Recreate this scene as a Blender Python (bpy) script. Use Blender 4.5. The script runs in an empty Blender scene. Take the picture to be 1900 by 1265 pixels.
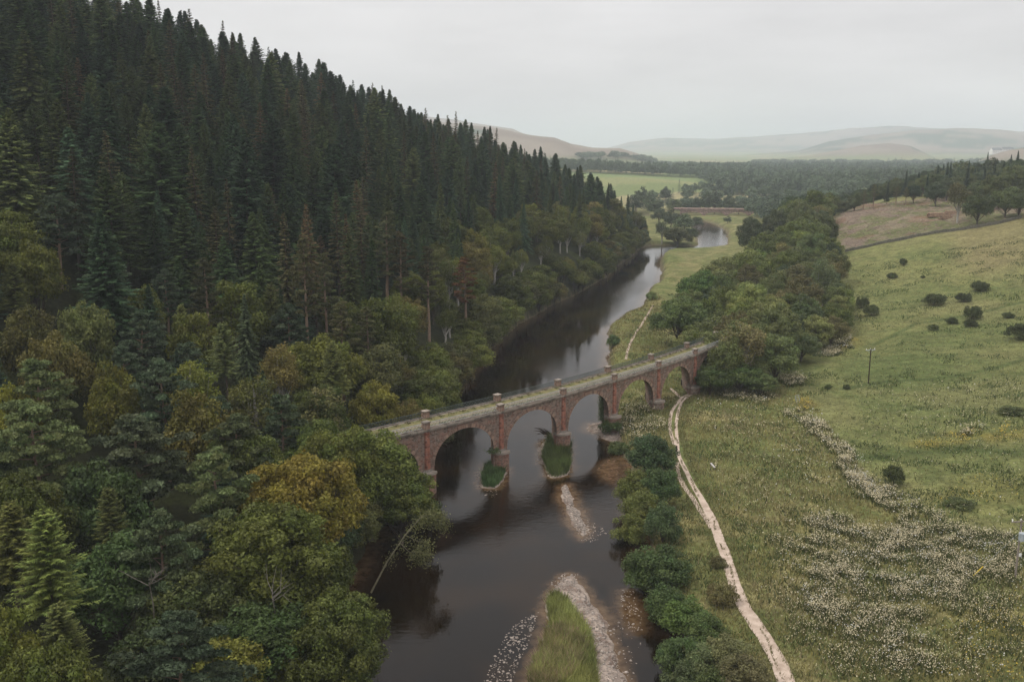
import bpy, math, random
import numpy as np
from math import radians, sin, cos, pi
sc = bpy.context.scene
col = sc.collection
RNG = np.random.default_rng(7)
random.seed(7)

# ---------------------------------------------------------------- camera, world, sun, exposure
FPX, CAM_H = 1750.0, 52.0
PITCH = math.atan((632.5 - 275) / FPX)
cam_data = bpy.data.cameras.new("camera"); cam = bpy.data.objects.new("camera", cam_data); col.objects.link(cam)
cam_data.sensor_width = 36.0; cam_data.lens = 36.0 * FPX / 1900.0
cam_data.clip_start = 1.0; cam_data.clip_end = 40000.0
cam.location = (0, 0, CAM_H); cam.rotation_euler = (pi/2 - PITCH, 0, 0)
sc.camera = cam
sc.render.engine = 'CYCLES'
sc.view_settings.view_transform = 'Standard'; sc.view_settings.look = 'None'
sc.view_settings.exposure = 0.0; sc.view_settings.gamma = 1.0
cy = sc.cycles
cy.max_bounces = 4; cy.diffuse_bounces = 2; cy.glossy_bounces = 2; cy.transmission_bounces = 2
cy.volume_bounces = 2; cy.transparent_max_bounces = 4; cy.caustics_reflective = False; cy.caustics_refractive = False
cy.use_denoising = True
try: cy.denoiser = 'OPENIMAGEDENOISE'; cy.denoising_prefilter = 'ACCURATE'
except Exception: pass
cy.use_adaptive_sampling = True; cy.adaptive_threshold = 0.01

SUN_EL, SUN_AZ = radians(56), radians(-105)       # azimuth from +Y, clockwise positive
w = bpy.data.worlds.new("World"); sc.world = w; w.use_nodes = True
nt = w.node_tree; nt.nodes.clear()
def N(t, typ, **kw):
    n = t.nodes.new(typ)
    for k, v in kw.items():
        if k.startswith('i_'): n.inputs[int(k[2:])].default_value = v
        else: setattr(n, k, v)
    return n
out = N(nt, 'ShaderNodeOutputWorld'); bg = N(nt, 'ShaderNodeBackground'); bg.inputs[1].default_value = 0.1
sky = N(nt, 'ShaderNodeTexSky', sky_type='NISHITA', sun_disc=False, sun_elevation=SUN_EL, sun_rotation=SUN_AZ, dust_density=3.0)
tc = N(nt, 'ShaderNodeTexCoord'); sep = N(nt, 'ShaderNodeSeparateXYZ')
nt.links.new(tc.outputs['Generated'], sep.inputs[0])
mp = N(nt, 'ShaderNodeMapping'); mp.inputs['Scale'].default_value = (1.6, 1.6, 7.0)
nt.links.new(tc.outputs['Generated'], mp.inputs[0])
cn = N(nt, 'ShaderNodeTexNoise'); cn.inputs['Scale'].default_value = 1.7; cn.inputs['Detail'].default_value = 5; cn.inputs['Roughness'].default_value = 0.55
nt.links.new(mp.outputs[0], cn.inputs['Vector'])
cr = N(nt, 'ShaderNodeMapRange'); cr.inputs[1].default_value = 0.3; cr.inputs[2].default_value = 0.7; cr.inputs[3].default_value = 7.2; cr.inputs[4].default_value = 9.2
nt.links.new(cn.outputs[0], cr.inputs[0])
# an overcast sky is brighter overhead than at the horizon
zr = N(nt, 'ShaderNodeMapRange', interpolation_type='SMOOTHSTEP'); zr.inputs[1].default_value = 0.4; zr.inputs[2].default_value = 0.95; zr.inputs[3].default_value = 1.0; zr.inputs[4].default_value = 2.1
nt.links.new(sep.outputs[2], zr.inputs[0])
mul = N(nt, 'ShaderNodeMath', operation='MULTIPLY'); nt.links.new(cr.outputs[0], mul.inputs[0]); nt.links.new(zr.outputs[0], mul.inputs[1])
cc = N(nt, 'ShaderNodeCombineColor')
mr = N(nt, 'ShaderNodeMath', operation='MULTIPLY', i_1=1.035); mb = N(nt, 'ShaderNodeMath', operation='MULTIPLY', i_1=1.0)
nt.links.new(mul.outputs[0], mr.inputs[0]); nt.links.new(mul.outputs[0], mb.inputs[0])
nt.links.new(mr.outputs[0], cc.inputs[0]); nt.links.new(mul.outputs[0], cc.inputs[1]); nt.links.new(mb.outputs[0], cc.inputs[2])
mx = N(nt, 'ShaderNodeMix', data_type='RGBA'); mx.inputs[0].default_value = 0.93
nt.links.new(sky.outputs[0], mx.inputs[6]); nt.links.new(cc.outputs[0], mx.inputs[7])
nt.links.new(mx.outputs[2], bg.inputs[0]); nt.links.new(bg.outputs[0], out.inputs[0])
sd = bpy.data.lights.new("sun", 'SUN'); sd.energy = 1.5; sd.angle = radians(13); sd.color = (1.0, 0.96, 0.9)
sun = bpy.data.objects.new("sun", sd); col.objects.link(sun)
sun.rotation_euler = (pi/2 - SUN_EL, 0, pi - SUN_AZ); sun.location = (0, 0, 300)

# ---------------------------------------------------------------- helpers
cT, sT = math.cos(PITCH), math.sin(PITCH)
def px_dir(x, y):
    u = (x - 950) / FPX; v = (632.5 - y) / FPX
    return np.array([u, cT + v * sT, -sT + v * cT])
def unproj(x, y, z=0.0):
    d = px_dir(x, y); t = (CAM_H - z) / (-d[2]); return np.array([d[0]*t, d[1]*t])
def proj(X, Y, Z):
    d = Y * cT - (Z - CAM_H) * sT
    return 950 + FPX * X / d, 632.5 - FPX * (Y * sT + (Z - CAM_H) * cT) / d, d

def vnoise(x, y, seed=0):
    xi = np.floor(x).astype(np.int64); yi = np.floor(y).astype(np.int64)
    fx = x - xi; fy = y - yi; fx = fx*fx*(3-2*fx); fy = fy*fy*(3-2*fy)
    def h(a, b):
        n = (a * 374761393 + b * 668265263 + seed * 1442695041) & 0x7fffffff
        n = (n ^ (n >> 13)) * 1274126177 & 0x7fffffff
        return ((n ^ (n >> 16)) & 0xffff) / 65535.0
    return (h(xi, yi)*(1-fx) + h(xi+1, yi)*fx)*(1-fy) + (h(xi, yi+1)*(1-fx) + h(xi+1, yi+1)*fx)*fy
def fbm(x, y, s, seed=0, o=4):
    a, t, n = 0.5, 0.0, 0.0
    for k in range(o):
        t = t + a * vnoise(x / s * 2**k + 17.3*k, y / s * 2**k - 9.1*k, seed + k); n += a; a *= 0.55
    return t / n
def sstep(a, b, x):
    t = np.clip((x - a) / (b - a), 0, 1); return t*t*(3-2*t)
def seg_dist(px, py, poly, closed=True):
    P = np.asarray(poly, float); Q = np.roll(P, -1, 0) if closed else P[1:]; A = P if closed else P[:-1]
    best = np.full(px.shape, 1e18)
    for (ax, ay), (bx, by) in zip(A, Q):
        dx, dy = bx-ax, by-ay; t = np.clip(((px-ax)*dx + (py-ay)*dy) / (dx*dx+dy*dy+1e-9), 0, 1)
        best = np.minimum(best, (px-ax-t*dx)**2 + (py-ay-t*dy)**2)
    return np.sqrt(best)
def inside(px, py, poly):
    r = np.zeros(px.shape, bool); P = np.asarray(poly, float)
    for (ax, ay), (bx, by) in zip(P, np.roll(P, -1, 0)):
        c = ((ay > py) != (by > py))
        if ay == by: continue
        r ^= c & (px < (bx-ax)*(py-ay)/(by-ay) + ax)
    return r
def sdist(px, py, poly):                       # positive inside
    d = seg_dist(px, py, poly); return np.where(inside(px, py, poly), d, -d)

MATS = {}
def new_mat(name):
    m = bpy.data.materials.new(name); m.use_nodes = True; m.node_tree.nodes.clear(); MATS[name] = m
    return m, m.node_tree
def tag(o, label=None, cat=None, group=None, kind=None):
    if label: o['label'] = label
    if cat: o['category'] = cat
    if group: o['group'] = group
    if kind: o['kind'] = kind
    return o
def raw_mesh(name, V, T, mats=(), attrs=None, mat_idx=None, smooth=False, uv=None):
    """triangle or quad soup to a mesh; T is (m,3) or (m,4)"""
    V = np.ascontiguousarray(V, np.float32); T = np.ascontiguousarray(T, np.int32); k = T.shape[1]
    me = bpy.data.meshes.new(name)
    me.vertices.add(len(V)); me.vertices.foreach_set('co', V.ravel())
    me.loops.add(T.size); me.loops.foreach_set('vertex_index', T.ravel())
    me.polygons.add(len(T)); me.polygons.foreach_set('loop_start', np.arange(0, T.size, k, dtype=np.int32))
    me.polygons.foreach_set('loop_total', np.full(len(T), k, np.int32))
    if smooth: me.polygons.foreach_set('use_smooth', np.ones(len(T), bool))
    for m in mats: me.materials.append(m)
    if mat_idx is not None: me.polygons.foreach_set('material_index', np.asarray(mat_idx, np.int32))
    for an, (typ, dat) in (attrs or {}).items():
        a = me.attributes.new(an, typ, 'POINT')
        a.data.foreach_set('value' if typ == 'FLOAT' else 'color', np.ascontiguousarray(dat, np.float32).ravel())
    if uv is not None:
        l = me.uv_layers.new(name='UVMap'); l.data.foreach_set('uv', np.ascontiguousarray(uv, np.float32)[T.ravel()].ravel())
    me.update(); me.validate(verbose=False)
    return me
def link(name, me, parent=None, loc=None):
    o = bpy.data.objects.new(name, me); col.objects.link(o)
    if parent: o.parent = parent
    if loc is not None: o.location = loc
    return o
def empty(name, loc, rz=0, **kw):
    o = bpy.data.objects.new(name, None); col.objects.link(o); o.location = loc; o.rotation_euler = (0, 0, rz); o.empty_display_size = 0.5
    tag(o, **kw); return o

class MB:
    """collects quads: boxes, prisms, tubes, with a uv per vertex"""
    def __init__(s): s.V = []; s.F = []; s.UV = []
    def quad(s, pts, uvs=None):
        n = len(s.V); s.V += [tuple(p) for p in pts]; s.F.append(tuple(range(n, n+len(pts))))
        s.UV += [tuple(u) for u in (uvs or [(0, 0)]*len(pts))]
    def hexa(s, b, t):                       # four bottom and four top points, both counter-clockwise
        b = [np.array(p, float) for p in b]; t = [np.array(p, float) for p in t]
        s.quad([b[3], b[2], b[1], b[0]], [(p[0], p[1]) for p in (b[3], b[2], b[1], b[0])])
        s.quad(t, [(p[0], p[1]) for p in t])
        acc = 0.0
        for i in range(4):
            j = (i+1) % 4; L = np.linalg.norm((b[j]-b[i])[:2])
            s.quad([b[i], b[j], t[j], t[i]], [(acc, b[i][2]), (acc+L, b[j][2]), (acc+L, t[j][2]), (acc, t[i][2])]); acc += L
    def box(s, c, size, rz=0.0):
        hx, hy, hz = size[0]/2, size[1]/2, size[2]/2; ca, sa = cos(rz), sin(rz)
        q = [(-hx, -hy), (hx, -hy), (hx, hy), (-hx, hy)]
        P = [(c[0]+x*ca-y*sa, c[1]+x*sa+y*ca) for x, y in q]
        s.hexa([(x, y, c[2]-hz) for x, y in P], [(x, y, c[2]+hz) for x, y in P])
    def bar(s, a, b, r, n=4, r2=None, cap=True):
        a = np.array(a, float); b = np.array(b, float); d = b-a; L = np.linalg.norm(d); d /= L + 1e-9
        u = np.cross(d, (0, 0, 1.0));
        if np.linalg.norm(u) < 1e-3: u = np.array([1.0, 0, 0])
        u /= np.linalg.norm(u); v = np.cross(d, u); r2 = r if r2 is None else r2
        A = [a + r*(cos(2*pi*k/n+pi/4)*u + sin(2*pi*k/n+pi/4)*v) for k in range(n)]
        B = [b + r2*(cos(2*pi*k/n+pi/4)*u + sin(2*pi*k/n+pi/4)*v) for k in range(n)]
        for k in range(n):
            j = (k+1) % n; s.quad([A[k], A[j], B[j], B[k]], [(k*.3, 0), (k*.3+.3, 0), (k*.3+.3, L), (k*.3, L)])
        if cap: s.quad(A[::-1]); s.quad(B)
    def build(s, name, mat, parent=None, loc=None, smooth=False):
        me = bpy.data.meshes.new(name); me.from_pydata(s.V, [], s.F); me.materials.append(mat)
        l = me.uv_layers.new(name='UVMap'); idx = np.zeros(len(me.loops), np.int32); me.loops.foreach_get('vertex_index', idx)
        l.data.foreach_set('uv', np.array(s.UV, np.float32)[idx].ravel())
        if smooth: me.polygons.foreach_set('use_smooth', np.ones(len(me.polygons), bool))
        me.update(); return link(name, me, parent, loc)

# ---------------------------------------------------------------- materials
def leaf_mat(name, trans=0.25, rough=0.55, spec=0.35, h0=0.468, h1=0.505):
    m, t = new_mat(name)
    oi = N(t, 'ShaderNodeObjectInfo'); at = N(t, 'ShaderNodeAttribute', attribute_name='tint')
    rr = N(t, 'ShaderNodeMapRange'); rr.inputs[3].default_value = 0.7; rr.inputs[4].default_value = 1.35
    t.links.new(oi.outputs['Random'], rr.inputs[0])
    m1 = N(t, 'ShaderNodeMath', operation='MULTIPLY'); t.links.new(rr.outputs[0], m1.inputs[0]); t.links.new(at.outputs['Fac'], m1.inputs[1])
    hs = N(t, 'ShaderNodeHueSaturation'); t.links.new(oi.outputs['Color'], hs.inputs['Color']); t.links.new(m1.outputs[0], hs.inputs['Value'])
    hr = N(t, 'ShaderNodeMapRange'); hr.inputs[3].default_value = h0; hr.inputs[4].default_value = h1
    ra = N(t, 'ShaderNodeAttribute', attribute_name='hue'); t.links.new(ra.outputs['Fac'], hr.inputs[0]); t.links.new(hr.outputs[0], hs.inputs['Hue'])
    p = N(t, 'ShaderNodeBsdfPrincipled'); p.inputs['Roughness'].default_value = rough; p.inputs['Specular IOR Level'].default_value = spec*.6
    t.links.new(hs.outputs[0], p.inputs['Base Color'])
    o = N(t, 'ShaderNodeOutputMaterial')
    if trans > 0:
        tr = N(t, 'ShaderNodeBsdfTranslucent'); t.links.new(hs.outputs[0], tr.inputs[0])
        mxs = N(t, 'ShaderNodeMixShader'); mxs.inputs[0].default_value = trans
        t.links.new(p.outputs[0], mxs.inputs[1]); t.links.new(tr.outputs[0], mxs.inputs[2]); t.links.new(mxs.outputs[0], o.inputs[0])
    else: t.links.new(p.outputs[0], o.inputs[0])
    return m
def plain_mat(name, c1, c2=None, scale=3.0, rough=0.85, metal=0.0, bump=0.0, coord='Object', stretch=(1, 1, 1)):
    m, t = new_mat(name)
    p = N(t, 'ShaderNodeBsdfPrincipled'); p.inputs['Roughness'].default_value = rough; p.inputs['Metallic'].default_value = metal
    p.inputs['Specular IOR Level'].default_value = 0.3
    o = N(t, 'ShaderNodeOutputMaterial'); t.links.new(p.outputs[0], o.inputs[0])
    c = N(t, 'ShaderNodeTexCoord'); mpn = N(t, 'ShaderNodeMapping'); mpn.inputs['Scale'].default_value = stretch
    t.links.new(c.outputs[coord], mpn.inputs[0])
    n = N(t, 'ShaderNodeTexNoise'); n.inputs['Scale'].default_value = scale; n.inputs['Detail'].default_value = 5; n.inputs['Roughness'].default_value = 0.65
    t.links.new(mpn.outputs[0], n.inputs['Vector'])
    r = N(t, 'ShaderNodeMapRange'); r.inputs[1].default_value = 0.35; r.inputs[2].default_value = 0.65; t.links.new(n.outputs[0], r.inputs[0])
    mm = N(t, 'ShaderNodeMix', data_type='RGBA'); t.links.new(r.outputs[0], mm.inputs[0])
    mm.inputs[6].default_value = (*c1, 1); mm.inputs[7].default_value = (*(c2 or c1), 1); t.links.new(mm.outputs[2], p.inputs['Base Color'])
    if bump > 0:
        b = N(t, 'ShaderNodeBump'); b.inputs['Strength'].default_value = bump; b.inputs['Distance'].default_value = 0.1
        t.links.new(n.outputs[0], b.inputs['Height']); t.links.new(b.outputs[0], p.inputs['Normal'])
    return m
LEAF = leaf_mat('leaf'); NEEDLE = leaf_mat('needle', 0.15, 0.65, 0.25, 0.485, 0.525)
BARK = plain_mat('bark', (0.06, 0.045, 0.035), (0.13, 0.10, 0.08), 2.5, 0.9, bump=0.4, stretch=(2, 2, .5))
PINEBARK = plain_mat('pine_bark', (0.16, 0.11, 0.075), (0.30, 0.21, 0.15), 2.0, 0.9, bump=0.4, stretch=(2, 2, .5))
BIRCHBARK = plain_mat('birch_bark', (0.22, 0.20, 0.18), (0.5, 0.47, 0.42), 3.0, 0.8)
BLADE = None

def masonry(name, tone, red_amt, bw=0.55, bh=0.26):
    """rubble and brick masonry on UV metres with stains and moss"""
    m, t = new_mat(name)
    uv = N(t, 'ShaderNodeTexCoord'); p = N(t, 'ShaderNodeBsdfPrincipled'); p.inputs['Roughness'].default_value = 0.9; p.inputs['Specular IOR Level'].default_value = 0.2
    o = N(t, 'ShaderNodeOutputMaterial'); t.links.new(p.outputs[0], o.inputs[0])
    wob = N(t, 'ShaderNodeTexNoise'); wob.inputs['Scale'].default_value = 1.6; t.links.new(uv.outputs['UV'], wob.inputs['Vector'])
    ad = N(t, 'ShaderNodeMixRGB', blend_type='LINEAR_LIGHT'); ad.inputs[0].default_value = 0.06
    t.links.new(uv.outputs['UV'], ad.inputs[1]); t.links.new(wob.outputs['Color'], ad.inputs[2])
    b = N(t, 'ShaderNodeTexBrick'); b.inputs['Scale'].default_value = 1.0; b.inputs['Brick Width'].default_value = bw; b.inputs['Row Height'].default_value = bh
    b.inputs['Mortar Size'].default_value = 0.025; b.inputs['Mortar Smooth'].default_value = 0.4; b.inputs['Bias'].default_value = 0.0
    b.inputs['Color1'].default_value = (*[c*0.55 for c in tone], 1); b.inputs['Color2'].default_value = (*[c*1.5 for c in tone], 1)
    b.inputs['Mortar'].default_value = (tone[0]*1.25+.03, tone[1]*1.3+.04, tone[2]*1.3+.05, 1)
    t.links.new(ad.outputs[0], b.inputs['Vector'])
    n1 = N(t, 'ShaderNodeTexNoise'); n1.inputs['Scale'].default_value = 0.55; n1.inputs['Detail'].default_value = 6; n1.inputs['Roughness'].default_value = 0.7; t.links.new(uv.outputs['UV'], n1.inputs['Vector'])
    r1 = N(t, 'ShaderNodeMapRange'); r1.inputs[1].default_value = 0.48; r1.inputs[2].default_value = 0.62; r1.inputs[4].default_value = red_amt; t.links.new(n1.outputs[0], r1.inputs[0])
    m1 = N(t, 'ShaderNodeMix', data_type='RGBA'); t.links.new(r1.outputs[0], m1.inputs[0]); t.links.new(b.outputs[0], m1.inputs[6]); m1.inputs[7].default_value = (0.26, 0.09, 0.055, 1)
    mps = N(t, 'ShaderNodeMapping'); mps.inputs['Scale'].default_value = (2.2, 0.35, 1); t.links.new(uv.outputs['UV'], mps.inputs[0])
    n2 = N(t, 'ShaderNodeTexNoise'); n2.inputs['Scale'].default_value = 1.0; n2.inputs['Detail'].default_value = 6; n2.inputs['Roughness'].default_value = 0.75; t.links.new(mps.outputs[0], n2.inputs['Vector'])
    r2 = N(t, 'ShaderNodeMapRange'); r2.inputs[1].default_value = 0.5; r2.inputs[2].default_value = 0.72; r2.inputs[4].default_value = 0.75; t.links.new(n2.outputs[0], r2.inputs[0])
    m2 = N(t, 'ShaderNodeMix', data_type='RGBA'); t.links.new(r2.outputs[0], m2.inputs[0]); t.links.new(m1.outputs[2], m2.inputs[6]); m2.inputs[7].default_value = (0.045, 0.045, 0.03, 1)
    n3 = N(t, 'ShaderNodeTexNoise'); n3.inputs['Scale'].default_value = 2.3; n3.inputs['Detail'].default_value = 4; t.links.new(uv.outputs['UV'], n3.inputs['Vector'])
    r3 = N(t, 'ShaderNodeMapRange'); r3.inputs[1].default_value = 0.58; r3.inputs[2].default_value = 0.72; r3.inputs[4].default_value = 0.6; t.links.new(n3.outputs[0], r3.inputs[0])
    m3 = N(t, 'ShaderNodeMix', data_type='RGBA'); t.links.new(r3.outputs[0], m3.inputs[0]); t.links.new(m2.outputs[2], m3.inputs[6]); m3.inputs[7].default_value = (0.36, 0.32, 0.27, 1)
    t.links.new(m3.outputs[2], p.inputs['Base Color'])
    bp = N(t, 'ShaderNodeBump'); bp.inputs['Strength'].default_value = 0.6; bp.inputs['Distance'].default_value = 0.06
    t.links.new(b.outputs['Color'], bp.inputs['Height']); t.links.new(bp.outputs[0], p.inputs['Normal'])
    return m
M_RUBBLE = masonry('rubble_masonry', (0.190, 0.135, 0.105), 0.5)
M_RED = masonry('red_sandstone', (0.25, 0.105, 0.07), 0.25, 0.8, 0.4)
M_CUT = masonry('cutwater_brick', (0.22, 0.125, 0.09), 0.5, 0.45, 0.2)
M_RING = masonry('arch_ring_stone', (0.235, 0.155, 0.115), 0.35, 0.3, 0.6)
M_GREY = masonry('weathered_coping', (0.235, 0.20, 0.165), 0.12, 1.1, 0.6)
M_IRON_N = plain_mat('lit_iron', (0.26, 0.27, 0.27), (0.42, 0.42, 0.41), 1.5, 0.6)  # same iron as the far railing, its lit look put into the colour
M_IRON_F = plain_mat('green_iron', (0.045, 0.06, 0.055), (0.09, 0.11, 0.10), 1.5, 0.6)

# ---------------------------------------------------------------- terrain
LB = [(-21,20),(-20,60),(-20,85),(-21,93),(-21,107),(-19,120),(-15.5,134),(-14.2,141),(-14.5,152),(-15,170),(-16,191),(-11,205),(-7,235),(0,272),(14,316),(26,347),(38,384),(52,440),(62,475),(68,500),(77,515)]
ISL = [(92,511),(99,510),(103,520),(106,540),(112,570),(118,610),(122,650),(119,690),(108,718),(80,730),(40,740)]
RB2 = [(40,765),(90,755),(126,738),(141,700),(142,660),(138,610),(131,575),(127,555),(121,530),(114.6,507),(98,493),(88,487),(79,477),(74,463)]
RB = [(68,430),(62.8,393),(58,366),(51,347),(47.4,328),(42,305),(35.4,290),(28.5,272),(26.2,249),(23,218),(21,200),(20.5,186),(19,178),(19.5,170),(19.5,160),(20,150),(19,140),(18.5,124),(18.5,110),(19.5,98),(19.5,85),(20,60),(20,20)]
RIVER = LB + ISL + RB2 + RB
CP = np.array([
 (-30,20,3),(-60,30,6),(-30,60,3.2),(-60,60,7),(-100,60,16),(-150,60,34),(-30,90,3.4),(-55,105,8),(-80,112,17),(-120,120,38),(-28,120,3.6),(-40,140,9),(-70,132,17),
 (-90,170,37),(-108,210,60),(-150,220,84),(-150,160,60),(-200,120,70),(-200,200,98),(-28,160,6),(-41,180,14),(-71,200,38),(-111,300,74),(-60,260,42),(-30,240,17),(-71,360,60),(-28,320,34),(-8,290,14),
 (-5,370,26),(-19,430,41),(13,470,29),(41,490,16),(58,500,6),(30,420,14),(-160,320,84),(-200,270,100),(-120,420,66),(-60,470,42),(-60,540,24),(0,540,18),(40,560,5),(-150,550,40),(-260,350,100),(-260,200,110),
 (-100,700,12),(70,600,2.5),(40,700,5),(-300,700,40),(-300,500,70),
 (30,20,2),(60,20,3),(100,20,8),(30,60,2),(60,60,3),(100,60,7.5),(160,60,17),(26,100,2),(45,100,2),(60,104,2.4),(90,104,5),(150,110,15),(40,145,2),(57,145,2),(90,140,4.2),(130,150,8.5),
 (30,200,2),(50,200,2),(72,197,2.3),(108,190,5),(150,190,11),(200,150,20),(35,240,2),(45,300,2),(60,350,2),(75,400,2),(82,455,2),(110,480,2),
 (89,245,3.2),(141,260,10.5),(103,290,6),(120,340,11.5),(190,350,26),(160,310,17.5),(220,280,26),(127,375,13),(140,400,18),(150,430,23),(175,430,25),(205,420,26.5),(215,450,28),(260,420,33),(240,380,32),
 (170,460,26),(120,430,9),(100,400,4),(200,500,27),(260,500,31),(170,500,15),(140,500,3),(250,560,28),(300,520,34),(180,600,6),(160,700,2.5),(250,700,12),(350,700,22),(300,620,24),
 (100,800,4),(160,800,4),(200,850,4),(0,900,8),(90,1000,6),(150,1000,6),(250,1000,5),(400,1000,12),(600,900,30),(-150,1000,12),
 (150,738,1.8),(190,728,1.8),(130,742,1.8),(150,715,1.7),(175,700,1.8),
 (120,1100,12),(170,1150,16),(60,1200,20),(250,1200,8),(400,1300,6),(500,1500,4),(900,1500,20),(100,1500,22),(300,1600,12),(700,1700,6),(-400,1500,30),(0,2000,10),(600,2200,5),(1200,2200,15),(-600,2200,20),(1400,1500,50),(300,250,36),(350,400,46),(330,100,40),
], float)
CP[:, 2] = np.where((CP[:, 0] < -75) & (CP[:, 1] < 300), CP[:, 2], CP[:, 2])
def tps_fit(cp):
    n = len(cp); P = cp[:, :2] / 100.0; d = np.linalg.norm(P[:, None] - P[None], axis=2)
    K = d.copy() ; K += np.eye(n) * -0.02
    A = np.zeros((n+3, n+3)); A[:n, :n] = K; A[:n, n] = 1; A[:n, n+1:] = P; A[n, :n] = 1; A[n+1:, :n] = P.T
    b = np.zeros(n+3); b[:n] = cp[:, 2]; return np.linalg.solve(A, b)
CO = tps_fit(CP)
def tps(x, y):
    o = CO[-3] + CO[-2]*x/100 + CO[-1]*y/100
    for (cx_, cy_, _), c_ in zip(CP, CO):
        o = o + c_ * np.hypot(x-cx_, y-cy_) / 100
    return o
def world_poly(pts, z=0.0): return [tuple(unproj(x, y, z)) for x, y in pts]
# gravel bars and islands standing out of the river (outlines on the water plane)
BARS = [  # (outline, height, kind)
 (world_poly([(985,1265),(1003,1215),(1015,1172),(1018,1135),(1026,1105),(1042,1072),(1060,1070),(1078,1100),(1100,1125),(1120,1160),(1132,1200),(1145,1235),(1165,1270),(1190,1330),(965,1330)]), 0.6),
 (world_poly([(1043,905),(1050,900),(1058,915),(1066,940),(1078,960),(1092,985),(1082,996),(1066,978),(1054,950),(1046,925)]), 0.30),
 (world_poly([(1015,875),(1003,845),(1010,822),(1022,812),(1048,808),(1058,830),(1056,862),(1045,880),(1028,886)]), 0.55),
 (world_poly([(893,905),(893,880),(902,866),(925,862),(938,868),(930,890),(915,905)]), 0.45),
 (world_poly([(1090,797),(1092,788),(1115,785),(1140,790),(1150,815),(1140,822),(1120,812)]), 0.35),
]
ROCKY = world_poly([(1105,872),(1120,855),(1140,850),(1150,858),(1150,880),(1142,898),(1125,893),(1112,880)])
SHOAL = world_poly([(1150,1095),(1175,1090),(1190,1130),(1195,1170),(1170,1175),(1150,1140)])
RIDGES = [ # distance, half depth, skyline in photo pixels
 (2900, 650, [(100,190),(600,212),(800,222),(900,235),(985,252),(1030,257),(1060,268),(1100,274),(1150,275),(1185,285),(1220,301),(1250,314),(1275,330),(1330,345),(1500,345)]),
 (5200, 900, [(300,225),(760,213),(840,224),(900,231),(950,238),(1000,262),(1060,285),(1150,330),(1250,340)]),
 (2500, 420, [(1700,345),(1790,318),(1815,298),(1840,288),(1870,280),(1900,275),(1990,262),(2200,235)]),
 (4300, 500, [(1150,330),(1262,306),(1350,297),(1450,293),(1500,288),(1560,277),(1600,270),(1650,266),(1690,271),(1730,290),(1800,310),(1900,320),(2100,320)]),
 (6600, 1100, [(1150,330),(1250,309),(1300,296),(1400,285),(1480,280),(1540,262),(1620,250),(1700,240),(1790,237),(1860,240),(1900,243),(2200,250)]),
 (9500, 1300, [(900,300),(1100,282),(1170,263),(1230,256),(1330,257),(1400,253),(1480,247),(1560,240),(1640,234),(1700,238),(1900,246),(2200,260)]),
]
def terrain(x, y, parts=False):
    x = np.asarray(x, float); y = np.asarray(y, float)
    far = sstep(1600, 2400, np.hypot(x, y))
    base = tps(x, y); base = np.where(y > 250, np.maximum(base, 1.6), np.maximum(base, 1.4))
    base = base * (1-far) + 6.0 * far
    base = base + (fbm(x, y, 22, 3) - 0.5) * (0.5 + 3.0*sstep(12, 40, base) ) * (1-far)
    base = base + (fbm(x, y, 4, 9) - 0.5) * 0.35
    rr = np.hypot(x, y); u = x / np.maximum(y, 1.0)
    for d0, wd, sky_ in RIDGES:
        S = np.array(sky_, float)
        v = (632.5 - S[:, 1]) / FPX; den = cT + v*sT; us = (S[:, 0]-950)/FPX/den; el = (-sT + v*cT)/den / np.sqrt(1+us*us)
        hgt = CAM_H + d0*np.interp(u, us, el)
        dd = d0*(1 + 0.05*np.sin(u*9 + d0))
        k = np.exp(-((rr-dd)/wd)**2)
        hz = 6 + (hgt-6)*k + (fbm(x, y, 300, 21+int(d0)) - 0.5)*0.16*np.clip(hgt, 0, 200)*k
        base = np.where(rr > 1500, np.maximum(base, hz), base)
    near = (y < 800) & (x > -60) & (x < 200)
    wet = np.full(x.shape, -50.0)
    wet[near] = sdist(x[near], y[near], RIVER)
    wet[near] += (fbm(x[near], y[near], 5, 5) - 0.5) * 2.0
    z = np.where(wet < 0, -0.12 + (base+0.12) * (1-np.exp(wet/1.6)), -0.12 - np.minimum(wet*0.16, 1.3))
    bar = np.zeros(x.shape)
    sel = near & (y < 230)
    for poly, hh in BARS:
        s = np.full(x.shape, -9.0); s[sel] = sdist(x[sel], y[sel], poly) + (fbm(x[sel], y[sel], 2.2, 31)-0.5)*1.8
        up = sstep(-1.5, 1.0, s); z = np.where(up > 0, np.maximum(z, -0.5 + up*(hh+0.5)), z); bar = np.maximum(bar, up)
    for poly, hh in ((ROCKY, -0.16), (SHOAL, -0.12)):
        s = np.full(x.shape, -9.0); s[sel] = sdist(x[sel], y[sel], poly); up = sstep(-2.5, 1.6, s)
        z = np.where(up > 0, np.maximum(z, -0.8 + up*(hh+0.8)), z); bar = np.maximum(bar, up*0.6)
    if parts: return z, wet, bar
    return z
def tz(x, y): return float(terrain(np.array([x]), np.array([y]))[0])
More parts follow.
